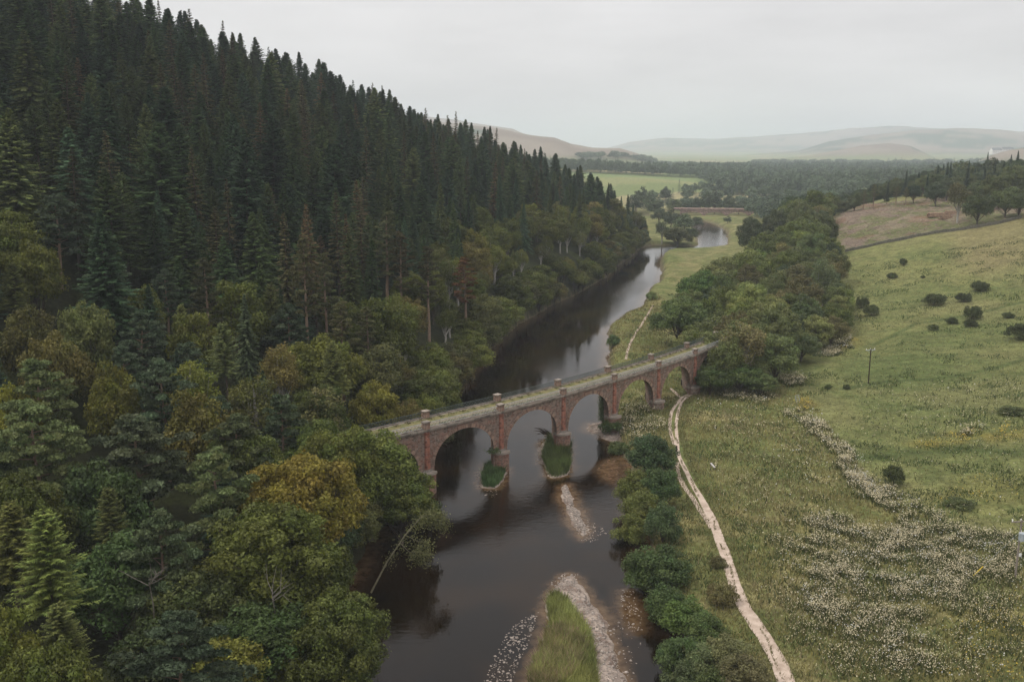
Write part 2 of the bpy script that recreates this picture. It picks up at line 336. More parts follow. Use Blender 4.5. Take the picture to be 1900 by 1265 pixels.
# a coarse table of the terrain for fast look-ups while placing things
GX = np.arange(-320, 420, 1.5); GY = np.arange(15, 1000, 1.5)
gx, gy = np.meshgrid(GX, GY); TZ = terrain(gx, gy)
def tzq(x, y):
    x = np.asarray(x, float); y = np.asarray(y, float)
    i = np.clip((x-GX[0])/1.5, 0, len(GX)-1.01); j = np.clip((y-GY[0])/1.5, 0, len(GY)-1.01)
    i0 = i.astype(int); j0 = j.astype(int); fi = i-i0; fj = j-j0
    return (TZ[j0, i0]*(1-fi)+TZ[j0, i0+1]*fi)*(1-fj) + (TZ[j0+1, i0]*(1-fi)+TZ[j0+1, i0+1]*fi)*fj
def ray_hit(x, y, h=0.0, y0=35.0, y1=980.0):
    """where the sight line through a photo pixel first comes down to the ground plus h"""
    d = px_dir(x, y); Y = np.arange(y0, y1, 0.5); X = d[0]/d[1]*Y; Z = CAM_H + d[2]/d[1]*Y
    k = np.nonzero(Z <= tzq(X, Y) + h)[0]
    if len(k) == 0: return None
    k = k[0]; return float(X[k]), float(Y[k]), float(tzq(X[k], Y[k]))
def gpoly(pts): return [ray_hit(*p)[:2] for p in pts]
def soft(q, seed):                              # ragged edges for a drift of flowers
    return np.stack([q[:, 0]+(fbm(q[:, 0], q[:, 1], 5, seed)-.5)*5, q[:, 1]+(fbm(q[:, 0], q[:, 1], 5, seed+40)-.5)*6], 1)

# ---- ground colours (base colours of what grows or lies there)
FLOWERS = [ # outline in the photo, density, where cream blossom stands thick
 ([(1470,770),(1510,765),(1545,800),(1580,850),(1625,890),(1690,930),(1760,970),(1700,985),(1640,950),(1590,905),(1560,870),(1520,820)], 1.0),
 ([(1500,965),(1560,955),(1600,985),(1700,975),(1800,985),(1900,1005),(1900,1060),(1800,1075),(1760,1110),(1700,1150),(1740,1200),(1760,1265),(1700,1265),(1640,1205),(1570,1190),(1510,1150),(1490,1080),(1530,1040)], 1.0),
 ([(1430,1000),(1900,1000),(1900,1265),(1540,1265),(1480,1150)], 0.42),
 ([(1510,660),(1560,630),(1585,625),(1580,645),(1540,665)], 0.9),
 ([(1440,700),(1480,695),(1500,710),(1460,725)], 0.5),
 ([(1350,720),(1440,735),(1430,750),(1340,745)], 0.35),
 ([(1150,760),(1200,745),(1235,790),(1230,830),(1160,815)], 0.3),
 ([(1180,730),(1230,745),(1225,765),(1180,765)], 0.3),
 ([(1560,880),(1640,900),(1650,935),(1580,925)], 0.6),
 ([(1780,795),(1830,792),(1830,806),(1785,810)], 0.7),
 ([(1290,740),(1470,745),(1560,900),(1480,1150),(1560,1265),(1480,1265),(1400,1080),(1330,900)], 0.055),
 ([(1590,720),(1900,700),(1900,1000),(1700,960),(1600,850)], 0.03),
]
YELLOW = [([(1470,752),(1490,742),(1508,750),(1508,765),(1480,764)], 1.0), ([(1690,825),(1760,805),(1900,790),(1900,812),(1800,822),(1720,832)], 0.8),
          ([(1545,640),(1585,625),(1595,640),(1560,650)], 0.5), ([(1720,930),(1800,890),(1900,880),(1900,925),(1800,960)], 0.25), ([(1750,1180),(1900,1090),(1900,1265),(1760,1265)], 0.35)]
FW = [(gpoly(p), d) for p, d in FLOWERS]; YW = [(gpoly(p), d) for p, d in YELLOW]
PASTURE = gpoly([(1500,735),(1560,820),(1610,880),(1680,940),(1760,985),(1899,1020)]) + [(140,110),(260,150),(260,370)] + gpoly([(1899,404),(1840,418),(1780,428),(1700,440),(1640,452),(1568,470),(1572,560),(1582,625),(1540,680),(1480,715)])
CLEARCUT = gpoly([(1568,468),(1640,451),(1700,439),(1780,427),(1840,417),(1899,403)]) + [(330,430),(330,470),(240,475),(200,470),(165,462),(148,440),(140,415)]
BUFF = gpoly([(1780,432),(1820,500),(1899,480),(1899,406),(1840,420)])
DITCH = [(gpoly([(1565,722),(1640,708),(1720,704),(1780,698),(1850,682),(1899,668)]), 1.1), (gpoly([(1600,850),(1700,838),(1800,835),(1899,840)]), 2.6), (gpoly([(1620,640),(1700,600),(1800,585),(1899,560)]), .8)]
def ground_colour(x, y, z, wet, bar):
    n1 = fbm(x, y, 30, 51); n2 = fbm(x, y, 7, 52); n3 = fbm(x, y, 1.6, 53, 3); n4 = fbm(x, y, 90, 54)
    C = np.zeros(x.shape + (3,))
    def mix(mask, c):
        mask = np.clip(mask, 0, 1)[..., None]; C[:] = C*(1-mask) + np.array(c)*mask
    mix(np.ones(x.shape), (0.135, 0.14, 0.05))
    mix(sstep(.45, .6, n2)*.7, (0.23, 0.20, 0.09)); mix(sstep(.52, .62, n1)*.5, (0.115, 0.14, 0.045)); mix(sstep(.55, .7, n3)*.6, (0.085, 0.11, 0.035))
    sel = (y < 520) & (x > 30)
    pas = np.zeros(x.shape); pas[sel] = sstep(-2.5, 2.5, sdist(x[sel], y[sel], PASTURE))
    mix(pas, (0.165, 0.168, 0.062)); mix(pas*sstep(.5, .6, n2)*.5, (0.16, 0.155, 0.06)); mix(pas*sstep(.5, .65, n1)*.55, (0.11, 0.13, 0.044)); mix(pas*sstep(.52, .66, n3)*.45, (0.06, 0.085, 0.024))
    mix(pas*sstep(.45, .62, fbm(x, y, 45, 66))*.5, (0.075, 0.105, 0.032)); mix(pas*sstep(.50, .66, fbm(x, y, 26, 69))*.5, (0.175, 0.165, 0.07))
    for ln, wd in DITCH:
        s4 = sel & (y < 330); dd_ = np.full(x.shape, 99.); dd_[s4] = seg_dist(x[s4], y[s4], ln, False) + (n3[s4]-.5)*1.2; mix(np.exp(-(dd_/wd)**2)*.75, (0.055, 0.078, 0.024))
    bf = np.zeros(x.shape); bf[sel] = sstep(-12, 3, sdist(x[sel], y[sel], BUFF)); mix(bf*.7, (0.20, 0.165, 0.08))
    cl = np.zeros(x.shape); s2 = sel & (y > 320); cl[s2] = sstep(-1, 2, sdist(x[s2], y[s2], CLEARCUT) + (n2[s2]-.5)*3)
    mix(cl, (0.155, 0.12, 0.088)); mix(cl*sstep(.44, .52, fbm(x, y, 16, 59)), (0.115, 0.12, 0.05)); mix(cl*sstep(.5, .6, n2)*.6, (0.21, 0.16, 0.12)); mix(cl*sstep(.64, .70, fbm(x, y, 12, 58))*.6, (0.17, 0.095, 0.06))
    for P, d in YW:
        s = np.zeros(x.shape); s[sel & (y < 300)] = sstep(-3, 2, sdist(x[sel & (y < 300)], y[sel & (y < 300)], P)); mix(s*d*sstep(.3, .6, n2)*.55, (0.24, 0.17, 0.03))
    # forest floor and woodland floor
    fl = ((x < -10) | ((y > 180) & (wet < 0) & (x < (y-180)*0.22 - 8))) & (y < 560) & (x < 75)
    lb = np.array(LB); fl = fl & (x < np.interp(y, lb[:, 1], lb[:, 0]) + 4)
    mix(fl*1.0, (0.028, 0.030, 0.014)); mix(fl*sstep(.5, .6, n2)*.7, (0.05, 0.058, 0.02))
    # fields of the far valley
    r = np.hypot(x, y); f = sstep(700, 900, r)
    cell = np.floor(fbm(x, y, 420, 77, 2)*9) % 4
    mix(f*(cell == 0), (0.20, 0.21, 0.09)); mix(f*(cell == 1), (0.15, 0.18, 0.07)); mix(f*(cell == 2), (0.26, 0.23, 0.12)); mix(f*(cell == 3), (0.16, 0.20, 0.08))
    h = sstep(9, 45, z)*sstep(1800, 2300, r); mix(h, (0.19, 0.15, 0.12)); mix(h*sstep(.45, .52, n4*.3+fbm(x, y, 600, 79)*.7), (0.06, 0.085, 0.06)); mix(h*sstep(.52, .6, fbm(x, y, 260, 80)), (0.23, 0.19, 0.15))
    # banks, gravel and river bed
    mix(sstep(-1.6, -0.3, wet)*(y < 800)*np.where(fl, .25, 1), (0.12, 0.10, 0.06))
    gr = np.maximum(sstep(-0.6, .1, z)*sstep(.3, .6, bar), 0)
    mix(gr, (0.33, 0.27, 0.225)); mix(gr*sstep(.5, .6, n3), (0.20, 0.15, 0.12))
    return C
def build_ground():
    rs = [14.0]
    while rs[-1] < 820: rs.append(rs[-1] + max(0.35, rs[-1]*0.0042))
    while rs[-1] < 15500: rs.append(rs[-1]*1.022)
    az = np.concatenate([np.linspace(-75, -36, 60, endpoint=False), np.linspace(-36, 36, 480), np.linspace(36.3, 75, 60)]) * pi/180
    R, A = np.meshgrid(np.array(rs), az, indexing='ij'); X = R*np.sin(A); Y = R*np.cos(A)
    Z, wet, bar = terrain(X, Y, True)
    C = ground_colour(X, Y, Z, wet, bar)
    nr, na = X.shape; idx = np.arange(nr*na).reshape(nr, na)
    F = np.stack([idx[:-1, :-1], idx[1:, :-1], idx[1:, 1:], idx[:-1, 1:]], -1).reshape(-1, 4)
    m, t = new_mat('ground')
    a = N(t, 'ShaderNodeAttribute', attribute_name='col'); g = N(t, 'ShaderNodeNewGeometry')
    n = N(t, 'ShaderNodeTexNoise'); n.inputs['Scale'].default_value = 1.3; n.inputs['Detail'].default_value = 7; n.inputs['Roughness'].default_value = 0.75
    t.links.new(g.outputs['Position'], n.inputs['Vector'])
    n2 = N(t, 'ShaderNodeTexNoise'); n2.inputs['Scale'].default_value = 0.28; n2.inputs['Detail'].default_value = 4; t.links.new(g.outputs['Position'], n2.inputs['Vector'])
    r = N(t, 'ShaderNodeMapRange'); r.inputs[1].default_value = .32; r.inputs[2].default_value = .68; r.inputs[3].default_value = .5; r.inputs[4].default_value = 1.5; t.links.new(n.outputs[0], r.inputs[0])
    r2 = N(t, 'ShaderNodeMapRange'); r2.inputs[1].default_value = .35; r2.inputs[2].default_value = .65; r2.inputs[3].default_value = .82; r2.inputs[4].default_value = 1.18; t.links.new(n2.outputs[0], r2.inputs[0])
    mu = N(t, 'ShaderNodeMath', operation='MULTIPLY'); t.links.new(r.outputs[0], mu.inputs[0]); t.links.new(r2.outputs[0], mu.inputs[1])
    hs = N(t, 'ShaderNodeHueSaturation'); t.links.new(a.outputs['Color'], hs.inputs['Color']); t.links.new(mu.outputs[0], hs.inputs['Value'])
    p = N(t, 'ShaderNodeBsdfPrincipled'); p.inputs['Roughness'].default_value = 1.0; p.inputs['Specular IOR Level'].default_value = 0.1
    t.links.new(hs.outputs[0], p.inputs['Base Color'])
    b = N(t, 'ShaderNodeBump'); b.inputs['Strength'].default_value = 0.8; b.inputs['Distance'].default_value = 0.35; t.links.new(n.outputs[0], b.inputs['Height']); t.links.new(b.outputs[0], p.inputs['Normal'])
    o = N(t, 'ShaderNodeOutputMaterial'); t.links.new(p.outputs[0], o.inputs[0])
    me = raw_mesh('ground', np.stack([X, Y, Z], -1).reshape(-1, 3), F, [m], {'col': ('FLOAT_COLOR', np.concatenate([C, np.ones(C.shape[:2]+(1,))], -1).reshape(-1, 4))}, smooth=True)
    tag(link('ground', me), kind='structure')
build_ground()

# ---------------------------------------------------------------- river
def build_water():
    xs = np.arange(-60, 200, 0.8); ys = np.arange(14, 800, 0.9); X, Y = np.meshgrid(xs, ys)
    keep = np.zeros(X.shape, bool); wetd = sdist(X, Y, RIVER); keep = wetd > -4
    Z, wet, bar = terrain(X, Y, True)
    sh = sstep(-0.75, -0.05, Z)
    idx = np.arange(X.size).reshape(X.shape); k = keep[:-1, :-1] & keep[1:, 1:] & keep[1:, :-1] & keep[:-1, 1:]
    F = np.stack([idx[:-1, :-1][k], idx[:-1, 1:][k], idx[1:, 1:][k], idx[1:, :-1][k]], -1)
    used = np.unique(F); remap = np.full(X.size, -1); remap[used] = np.arange(len(used)); F = remap[F]
    V = np.stack([X, Y, np.zeros(X.shape)], -1).reshape(-1, 3)[used]
    ruf = sstep(.5, .62, fbm(X*1.6, Y*.5, 22, 91)) * .6 + sstep(.55, .7, fbm(X, Y, 9, 92))*.25
    rapid = np.exp(-((Y-(205+ (X-5)*1.2))/60)**2)*0 + np.exp(-((Y-335-(X-25)*.9)/22)**2)*.8 + sstep(440, 475, Y)*.35 + np.exp(-((Y-133+ (X-5)*.6)/14)**2)*.35
    ruf = np.clip(ruf*.30 + rapid*(.5+.5*fbm(X, Y, 6, 93)), 0, 1)
    m, t = new_mat('river_water')
    a = N(t, 'ShaderNodeAttribute', attribute_name='shallow'); ar = N(t, 'ShaderNodeAttribute', attribute_name='ruffle'); g = N(t, 'ShaderNodeNewGeometry')
    nb = N(t, 'ShaderNodeTexNoise'); nb.inputs['Scale'].default_value = 0.9; nb.inputs['Detail'].default_value = 6; nb.inputs['Roughness'].default_value = .7; t.links.new(g.outputs['Position'], nb.inputs['Vector'])
    rb = N(t, 'ShaderNodeMapRange'); rb.inputs[1].default_value = .38; rb.inputs[2].default_value = .64; t.links.new(nb.outputs[0], rb.inputs[0])
    bed = N(t, 'ShaderNodeMix', data_type='RGBA'); bed.inputs[6].default_value = (0.055, 0.028, 0.010, 1); bed.inputs[7].default_value = (0.14, 0.09, 0.048, 1); t.links.new(rb.outputs[0], bed.inputs[0])
    n0 = N(t, 'ShaderNodeTexNoise'); n0.inputs['Scale'].default_value = 0.09; n0.inputs['Detail'].default_value = 4; t.links.new(g.outputs['Position'], n0.inputs['Vector'])
    r0 = N(t, 'ShaderNodeMapRange'); r0.inputs[1].default_value = .4; r0.inputs[2].default_value = .65; t.links.new(n0.outputs[0], r0.inputs[0])
    dp = N(t, 'ShaderNodeMix', data_type='RGBA'); dp.inputs[6].default_value = (0.0045, 0.0024, 0.0008, 1); dp.inputs[7].default_value = (0.015, 0.0075, 0.0022, 1); t.links.new(r0.outputs[0], dp.inputs[0])
    cm = N(t, 'ShaderNodeMix', data_type='RGBA'); t.links.new(a.outputs['Fac'], cm.inputs[0]); t.links.new(dp.outputs[2], cm.inputs[6]); t.links.new(bed.outputs[2], cm.inputs[7])
    p = N(t, 'ShaderNodeBsdfPrincipled'); p.inputs['IOR'].default_value = 1.26; p.inputs['Specular IOR Level'].default_value = 0.5
    t.links.new(cm.outputs[2], p.inputs['Base Color'])
    rr = N(t, 'ShaderNodeMapRange'); rr.inputs[3].default_value = 0.02; rr.inputs[4].default_value = 0.16; t.links.new(ar.outputs['Fac'], rr.inputs[0]); t.links.new(rr.outputs[0], p.inputs['Roughness'])
    mp1 = N(t, 'ShaderNodeMapping'); mp1.inputs['Scale'].default_value = (.8, 1.5, 1); t.links.new(g.outputs['Position'], mp1.inputs[0])
    w1 = N(t, 'ShaderNodeTexNoise'); w1.inputs['Scale'].default_value = 1.1; w1.inputs['Detail'].default_value = 4; w1.inputs['Roughness'].default_value = .6; w1.inputs['Distortion'].default_value = .6; t.links.new(mp1.outputs[0], w1.inputs['Vector'])
    sr = N(t, 'ShaderNodeMapRange'); sr.inputs[3].default_value = 0.035; sr.inputs[4].default_value = 0.6; t.links.new(ar.outputs['Fac'], sr.inputs[0])
    b = N(t, 'ShaderNodeBump'); b.inputs['Distance'].default_value = 0.12; t.links.new(w1.outputs[0], b.inputs['Height']); t.links.new(sr.outputs[0], b.inputs['Strength']); t.links.new(b.outputs[0], p.inputs['Normal'])
    o = N(t, 'ShaderNodeOutputMaterial'); t.links.new(p.outputs[0], o.inputs[0])
    me = raw_mesh('river_water', V, F, [m], {'shallow': ('FLOAT', sh.ravel()[used]), 'ruffle': ('FLOAT', ruf.ravel()[used])}, smooth=True)
    tag(link('river_water', me), kind='structure')
build_water()

# ---------------------------------------------------------------- footpath strips
PATHM = plain_mat('trodden_earth', (0.33, 0.255, 0.195), (0.52, 0.42, 0.34), .9, 0.95, bump=0.5)
DECKM = plain_mat('deck_turf', (0.085, 0.095, 0.03), (0.20, 0.165, 0.075), 0.9, 1.0, bump=0.6)
def strip(lines, name, mat, step=0.6):
    V, F = [], []
    for pts, wd in lines:
        W = np.array([ray_hit(x, y)[:2] for x, y in pts]); ws = np.interp(np.arange(len(W)), *zip(*wd)) if isinstance(wd, list) else np.full(len(W), wd)
        s = np.r_[0, np.cumsum(np.linalg.norm(np.diff(W, axis=0), axis=1))]; q = np.arange(0, s[-1], step)
        # smooth the polyline a little
        cx_ = np.interp(q, s, W[:, 0]); cy_ = np.interp(q, s, W[:, 1]); k = np.ones(7)/7
        cx_ = np.convolve(np.pad(cx_, 3, 'edge'), k, 'valid'); cy_ = np.convolve(np.pad(cy_, 3, 'edge'), k, 'valid'); wq = np.interp(q, s, ws)
        tx = np.gradient(cx_); ty = np.gradient(cy_); L = np.hypot(tx, ty)+1e-9; nx, ny = -ty/L, tx/L; M = 5
        o = len(V)
        for i in range(len(q)):
            wl = wq[i]*(.42+.16*(fbm(np.array(q[i]), np.array(1.), 2.5, 3)-.5)); wr = wq[i]*(.42+.16*(fbm(np.array(q[i]), np.array(9.), 2.5, 4)-.5))
            for j in range(M):
                f = -wr + (wl+wr)*j/(M-1); V.append((cx_[i]+nx[i]*f, cy_[i]+ny[i]*f, 0))
        for i in range(len(q)-1):
            for j in range(M-1): a = o+i*M+j; F.append((a, a+1, a+M+1, a+M))
    V = np.array(V); z = terrain(V[:, 0], V[:, 1]); V[:, 2] = z + 0.06
    V = np.array(V)
    return tag(link(name, raw_mesh(name, V, np.array(F), [mat], smooth=True)), kind='structure')
strip([
 ([(1460,1275),(1445,1235),(1425,1195),(1400,1160),(1378,1125),(1362,1085),(1350,1045),(1336,1005),(1322,965),(1305,935),(1288,905),(1278,885),(1268,865),(1258,845),(1256,815)], [(0,2.1),(4,1.8),(8,1.5),(10,.95),(14,.75)]),
 ([(1322,985),(1304,955),(1288,930),(1270,905),(1257,880),(1256,855)], .85),
 ([(1256,818),(1254,790),(1258,765),(1264,748),(1268,738)], .7),
 ([(1252,828),(1246,812),(1242,790),(1245,768),(1250,757),(1262,742)], .75),
 ([(1258,748),(1270,738),(1284,730),(1296,724)], [(0,2.0),(3,1.0)]),
 ([(1264,741),(1252,728),(1240,718)], .8),
], 'footpath', PATHM)
strip([([(1161,668),(1164,652),(1170,636),(1180,618),(1192,600),(1204,580),(1212,565)], .7)], 'riverside_path', PATHM)

# ---------------------------------------------------------------- tree meshes
TREE = {}
def tube_np(pts, radii, n=6):
    pts = np.asarray(pts, float); V = []; F = []
    for i, p in enumerate(pts):
        d = pts[min(i+1, len(pts)-1)] - pts[max(i-1, 0)]; d /= np.linalg.norm(d)+1e-9
        u = np.cross(d, (0.13, 0.97, 0.2)); u /= np.linalg.norm(u); v = np.cross(d, u)
        for k in range(n): V.append(p + radii[i]*(cos(2*pi*k/n)*u + sin(2*pi*k/n)*v))
    for i in range(len(pts)-1):
        for k in range(n): j = (k+1) % n; F.append((i*n+k, i*n+j, (i+1)*n+j, (i+1)*n+k))
    return np.array(V), np.array(F)
def join_tubes(lst):
    V, F, o = [], [], 0
    for v, f in lst: V.append(v); F.append(f+o); o += len(v)
    return np.concatenate(V), np.concatenate(F)
def leaves(C, Nn, size, rng, jit=0.8, quad=False, aspect=1.0):
    """small faces at the points C, turned roughly across the directions Nn"""
    n = len(C); d = Nn + rng.normal(0, jit, (n, 3)); d /= np.linalg.norm(d, axis=1)[:, None]+1e-9
    u = np.cross(d, rng.normal(0, 1, (n, 3))); u /= np.linalg.norm(u, axis=1)[:, None]+1e-9; v = np.cross(d, u)
    s = (size*rng.uniform(.6, 1.3, n))[:, None]
    if quad:
        V = np.stack([C-u*s*aspect, C-v*s*.55, C+u*s*aspect, C+v*s*.55], 1).reshape(-1, 3)
        return V, np.arange(4*n).reshape(n, 4)
    V = np.stack([C-u*s*.9, C+u*s*.6-v*s*.6, C+u*s*.5+v*s*.7], 1).reshape(-1, 3)
    return V, np.arange(3*n).reshape(n, 3)
def conifer(seed, h=26, r=3.4, base=.12, nb=300, power=.8, droop=.5, tw=.8, twn=13, thick=.2, tint=.25, sparse=0.0, whorl=9):
    rng = np.random.default_rng(seed); V = []; A = []; Hh = []
    lean = rng.normal(0, .15, 2)
    nw = max(12, nb//whorl); t = np.repeat(np.linspace(0.012, 1, nw), nb//nw+1)[:nb]; nb = len(t)
    t = np.clip(t + rng.normal(0, .22/nw, nb), .006, 1)
    ang = np.cumsum(rng.uniform(.9, 1.6, nb))
    sector = 1 + .18*np.sin(np.arange(8)*1.7+seed)           # uneven outline round the stem
    for i in range(nb):
        if rng.random() < sparse: continue
        z = h*(1 - t[i]*(1-base)) + rng.normal(0, .12); a = ang[i]
        L = r*(t[i]**power)*rng.uniform(.5, 1.15)*sector[int(a/(2*pi)*8) % 8]*(1 if rng.random() > .07 else 1.25) + .12
        if t[i] > .82: L *= rng.uniform(.5, 1)
        d = np.array([cos(a), sin(a), 0]); sd_ = np.array([-sin(a), cos(a), 0])
        rise = .75*(1-t[i])**1.5 - .12; k = max(5, int(twn*(.35+.65*L/r)))
        u = np.sort(rng.uniform(.1, 1, k*2)); side = np.where(np.arange(k*2) % 2, 1, -1)[:, None]
        P = d*(u*L)[:, None]; P[:, 2] += z + L*(rise*u - droop*(u**1.7)*.55 + .16*np.clip(u-.75, 0, 1)*2)
        D = d*.75 + sd_*side*rng.uniform(.4, 1.1, (2*k, 1)) + np.array([0, 0, -.35])*rng.uniform(-.3, 1.6, (2*k, 1)); D /= np.linalg.norm(D, axis=1)[:, None]
        tl = (tw*(.25+.75*(L/r)**.6)*(1.15-.75*u)*rng.uniform(.6, 1.3, 2*k))[:, None]
        wv = np.cross(D, d*.3+np.array([0, 0, 1.0])+rng.normal(0, .35, (2*k, 3))); wv /= np.linalg.norm(wv, axis=1)[:, None]+1e-9
        V.append(np.stack([P-wv*thick*.5, P+wv*thick*.5, P+D*tl], 1).reshape(-1, 3))
        b = 1+rng.normal(0, tint*.5); A.append(np.repeat(np.clip(b*(.42+.95*u)*rng.uniform(.85, 1.15, 2*k), .3, 2), 3)); Hh.append(np.full(6*k, np.clip(rng.normal(.5, .2), 0, 1)))  # lighter new growth at tips, inner crown shade painted into the tint
    V = np.concatenate(V); A = np.concatenate(A); Hh = np.concatenate(Hh)
    T = np.arange(len(V)).reshape(-1, 3)
    off = (V[:, 2:3]/h)**2*h*.02*lean[None]; V[:, :2] += off
    zz = np.linspace(0, h*.985, 9); tp = np.stack([(zz/h)**2*h*.02*lean[0], (zz/h)**2*h*.02*lean[1], zz], 1)
    tv, tf = tube_np(tp, .017*h*.75*(1-zz/h)**.8+.02, 6)
    return dict(V=V, T=T, tint=A, hue=Hh, tv=tv, tf=tf, h=h, r=r)
def lobed(seed, h=14, r=6, base=.22, nl=60, leafn=260, ls=.30, lobe=(1.1, 2.0), flat=.8, bark=0, top=.5, jit=.7, core=True, quad=False, droop=0.0, lean=(0, 0)):
    """a crown of uneven leaf clumps carried on limbs"""
    rng = np.random.default_rng(seed); zc = h*(base+(1-base)*.5); hz = h*(1-base)*.5
    C = []; tries = 0
    bumps = rng.normal(0, 1, (7, 3)); bumps /= np.linalg.norm(bumps, axis=1)[:, None]; bamp = rng.uniform(-.22, .25, 7)
    while len(C) < nl and tries < nl*40:
        tries += 1; d = rng.normal(0, 1, 3); d /= np.linalg.norm(d)
        if d[2] < -.55: continue
        k = 1 + sum(a_*max(0, float(b_ @ d))**3 for a_, b_ in zip(bamp, bumps))
        rad = rng.uniform(.55, .9)*k if rng.random() < .8 else rng.uniform(.2, .6)
        p = np.array([d[0]*r*rad, d[1]*r*rad, zc + d[2]*hz*rad*(1 if d[2] > 0 else .9)])
        if all(np.linalg.norm((p-q[0])*[1, 1, 1.2]) > .62*q[1] for q in C): C.append((p, rng.uniform(*lobe)*(1.1-.25*d[2])))
    LV, LN, LA, LH = [], [], [], []
    for p, lr in C:
        n = int(leafn*(lr/lobe[1])**2); d = rng.normal(0, 1, (n, 3)); d[:, 2] = d[:, 2]*.8+.35; d /= np.linalg.norm(d, axis=1)[:, None]
        rad = lr*rng.uniform(.55, 1.08, n)*(1+.22*np.sin(d[:, 0]*5+p[0])*np.sin(d[:, 1]*5+p[1]))
        q = p + d*rad[:, None]*[1, 1, flat]
        if droop: q[:, 2] -= droop*rng.random(n)**2*1.6
        b = np.clip(rng.normal(1, .13), .65, 1.4)
        LV.append(q); LN.append(d+[0, 0, .25]); LA.append(b*rng.uniform(.75, 1.3, n)*np.where(rng.random(n) < .06, 1.5, 1)); LH.append(np.full(n, np.clip(rng.normal(.5, .25), 0, 1)))
    LV = np.concatenate(LV); LN = np.concatenate(LN); LA = np.concatenate(LA); LH = np.concatenate(LH)
    V, T = leaves(LV, LN, ls, rng, jit, quad); k = T.shape[1]
    tubes = [tube_np([(0, 0, 0), (.1, .05, h*base*.6), (lean[0]*.3, lean[1]*.3, h*(base+.15)), (lean[0], lean[1], zc+hz*.5)], [.026*h, .022*h, .016*h, .03], 7)]
    for p, lr in C[::2]:
        s = np.array([0, 0, h*rng.uniform(base*.6, base+.3)]); s[2] = min(s[2], p[2]-.3); m_ = (s+p)/2 + rng.normal(0, .35, 3); m_[2] -= .2
        tubes.append(tube_np([s, m_, p], [.009*h, .006*h, .02], 4))
    tv, tf = join_tubes(tubes)
    return dict(V=V, T=T, tint=np.repeat(LA, k), hue=np.repeat(LH, k), tv=tv, tf=tf, h=h, r=r)
def scots(seed, h=20, r=4.5, base=.5, nl=26, bare=True, ls=.26):
    """bare stem and flat-topped plates of needles"""
    rng = np.random.default_rng(seed); LV, LN, LA, LH = [], [], [], []; tubes = []
    zz = np.linspace(0, h*.96, 7); st = np.stack([np.cumsum(rng.normal(0, .12, 7)), np.cumsum(rng.normal(0, .12, 7)), zz], 1)
    tubes.append(tube_np(st, .018*h*(1-zz/h*.8), 7))
    for i in range(nl):
        t = (i+.5)/nl; z = h*(base+(1-base)*(t**.85)); a = i*2.4+rng.normal(0, .3); L = r*(1-t**2.2)*rng.uniform(.45, 1)+.35
        s = np.array([np.interp(z, zz, st[:, 0]), np.interp(z, zz, st[:, 1]), z-L*.2]); e = s+[cos(a)*L, sin(a)*L, L*.3]
        tubes.append(tube_np([s, (s+e)/2+[0, 0, -.1], e], [.07, .05, .02], 4))
        for j in range(3):
            c = s+(e-s)*(.5+.25*j)+rng.normal(0, .3, 3)*[1, 1, .3]; lr = rng.uniform(.7, 1.25)*(.55+.45*L/r)*(r/4)**.5
            n = int(150*(lr)**2)+40; d = rng.normal(0, 1, (n, 3)); d[:, 2] = np.abs(d[:, 2])*.9-.15; d /= np.linalg.norm(d, axis=1)[:, None]
            LV.append(c+d*(lr*rng.uniform(.5, 1.05, n))[:, None]*[1, 1, .45]); LN.append(rng.normal(0, .7, (n, 3))+[0, 0, .2]); LA.append(np.clip(rng.normal(1, .15), .6, 1.4)*rng.uniform(.75, 1.3, n)); LH.append(np.full(n, rng.random()))
    LV = np.concatenate(LV); V, T = leaves(LV, np.concatenate(LN), ls, rng, .6); tv, tf = join_tubes(tubes)
    return dict(V=V, T=T, tint=np.repeat(np.concatenate(LA), 3), hue=np.repeat(np.concatenate(LH), 3), tv=tv, tf=tf, h=h, r=r)
def register(kind, g, leafm, barkm):
    cr_ = raw_mesh('crown', g['V'], g['T'], [leafm], {'tint': ('FLOAT', g['tint']), 'hue': ('FLOAT', g['hue'])})
    tr_ = raw_mesh('trunk', g['tv'], g['tf'], [barkm], smooth=True)
    TREE.setdefault(kind, []).append((tr_, cr_, g['h'], g['r'], g))
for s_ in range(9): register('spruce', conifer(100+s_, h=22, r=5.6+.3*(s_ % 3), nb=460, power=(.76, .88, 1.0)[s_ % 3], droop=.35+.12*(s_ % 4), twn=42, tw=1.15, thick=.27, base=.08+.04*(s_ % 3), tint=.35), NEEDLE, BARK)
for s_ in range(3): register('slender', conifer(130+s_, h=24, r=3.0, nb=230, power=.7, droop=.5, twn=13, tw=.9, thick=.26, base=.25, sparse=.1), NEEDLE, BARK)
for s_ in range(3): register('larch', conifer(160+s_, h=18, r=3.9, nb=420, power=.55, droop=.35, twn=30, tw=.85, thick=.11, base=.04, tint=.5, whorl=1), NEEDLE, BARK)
for s_ in range(4): register('pine', scots(200+s_, h=18, r=5.2, base=.38, nl=34), NEEDLE, PINEBARK)
for s_ in range(3): register('tallpine', scots(220+s_, h=24, r=3.1, base=.42, nl=34, ls=.24), NEEDLE, PINEBARK)
for s_ in range(4): register('oak', lobed(300+s_, h=16, r=7, nl=115, leafn=520, ls=.24, lobe=(.95, 1.8), base=.12), LEAF, BARK)
for s_ in range(5): register('broad', lobed(320+s_, h=14, r=5.6, nl=72, leafn=330, ls=.27, lobe=(1.0, 1.9), base=.1), LEAF, BARK)
for s_ in range(3): register('willow', lobed(340+s_, h=9, r=3.9, nl=60, leafn=330, ls=.19, lobe=(.7, 1.3), base=.04, droop=.4, jit=.9), LEAF, BARK)
for s_ in range(3): register('shrub', lobed(360+s_, h=3.2, r=2.3, nl=34, leafn=240, ls=.15, lobe=(.5, .9), base=.0), LEAF, BARK)
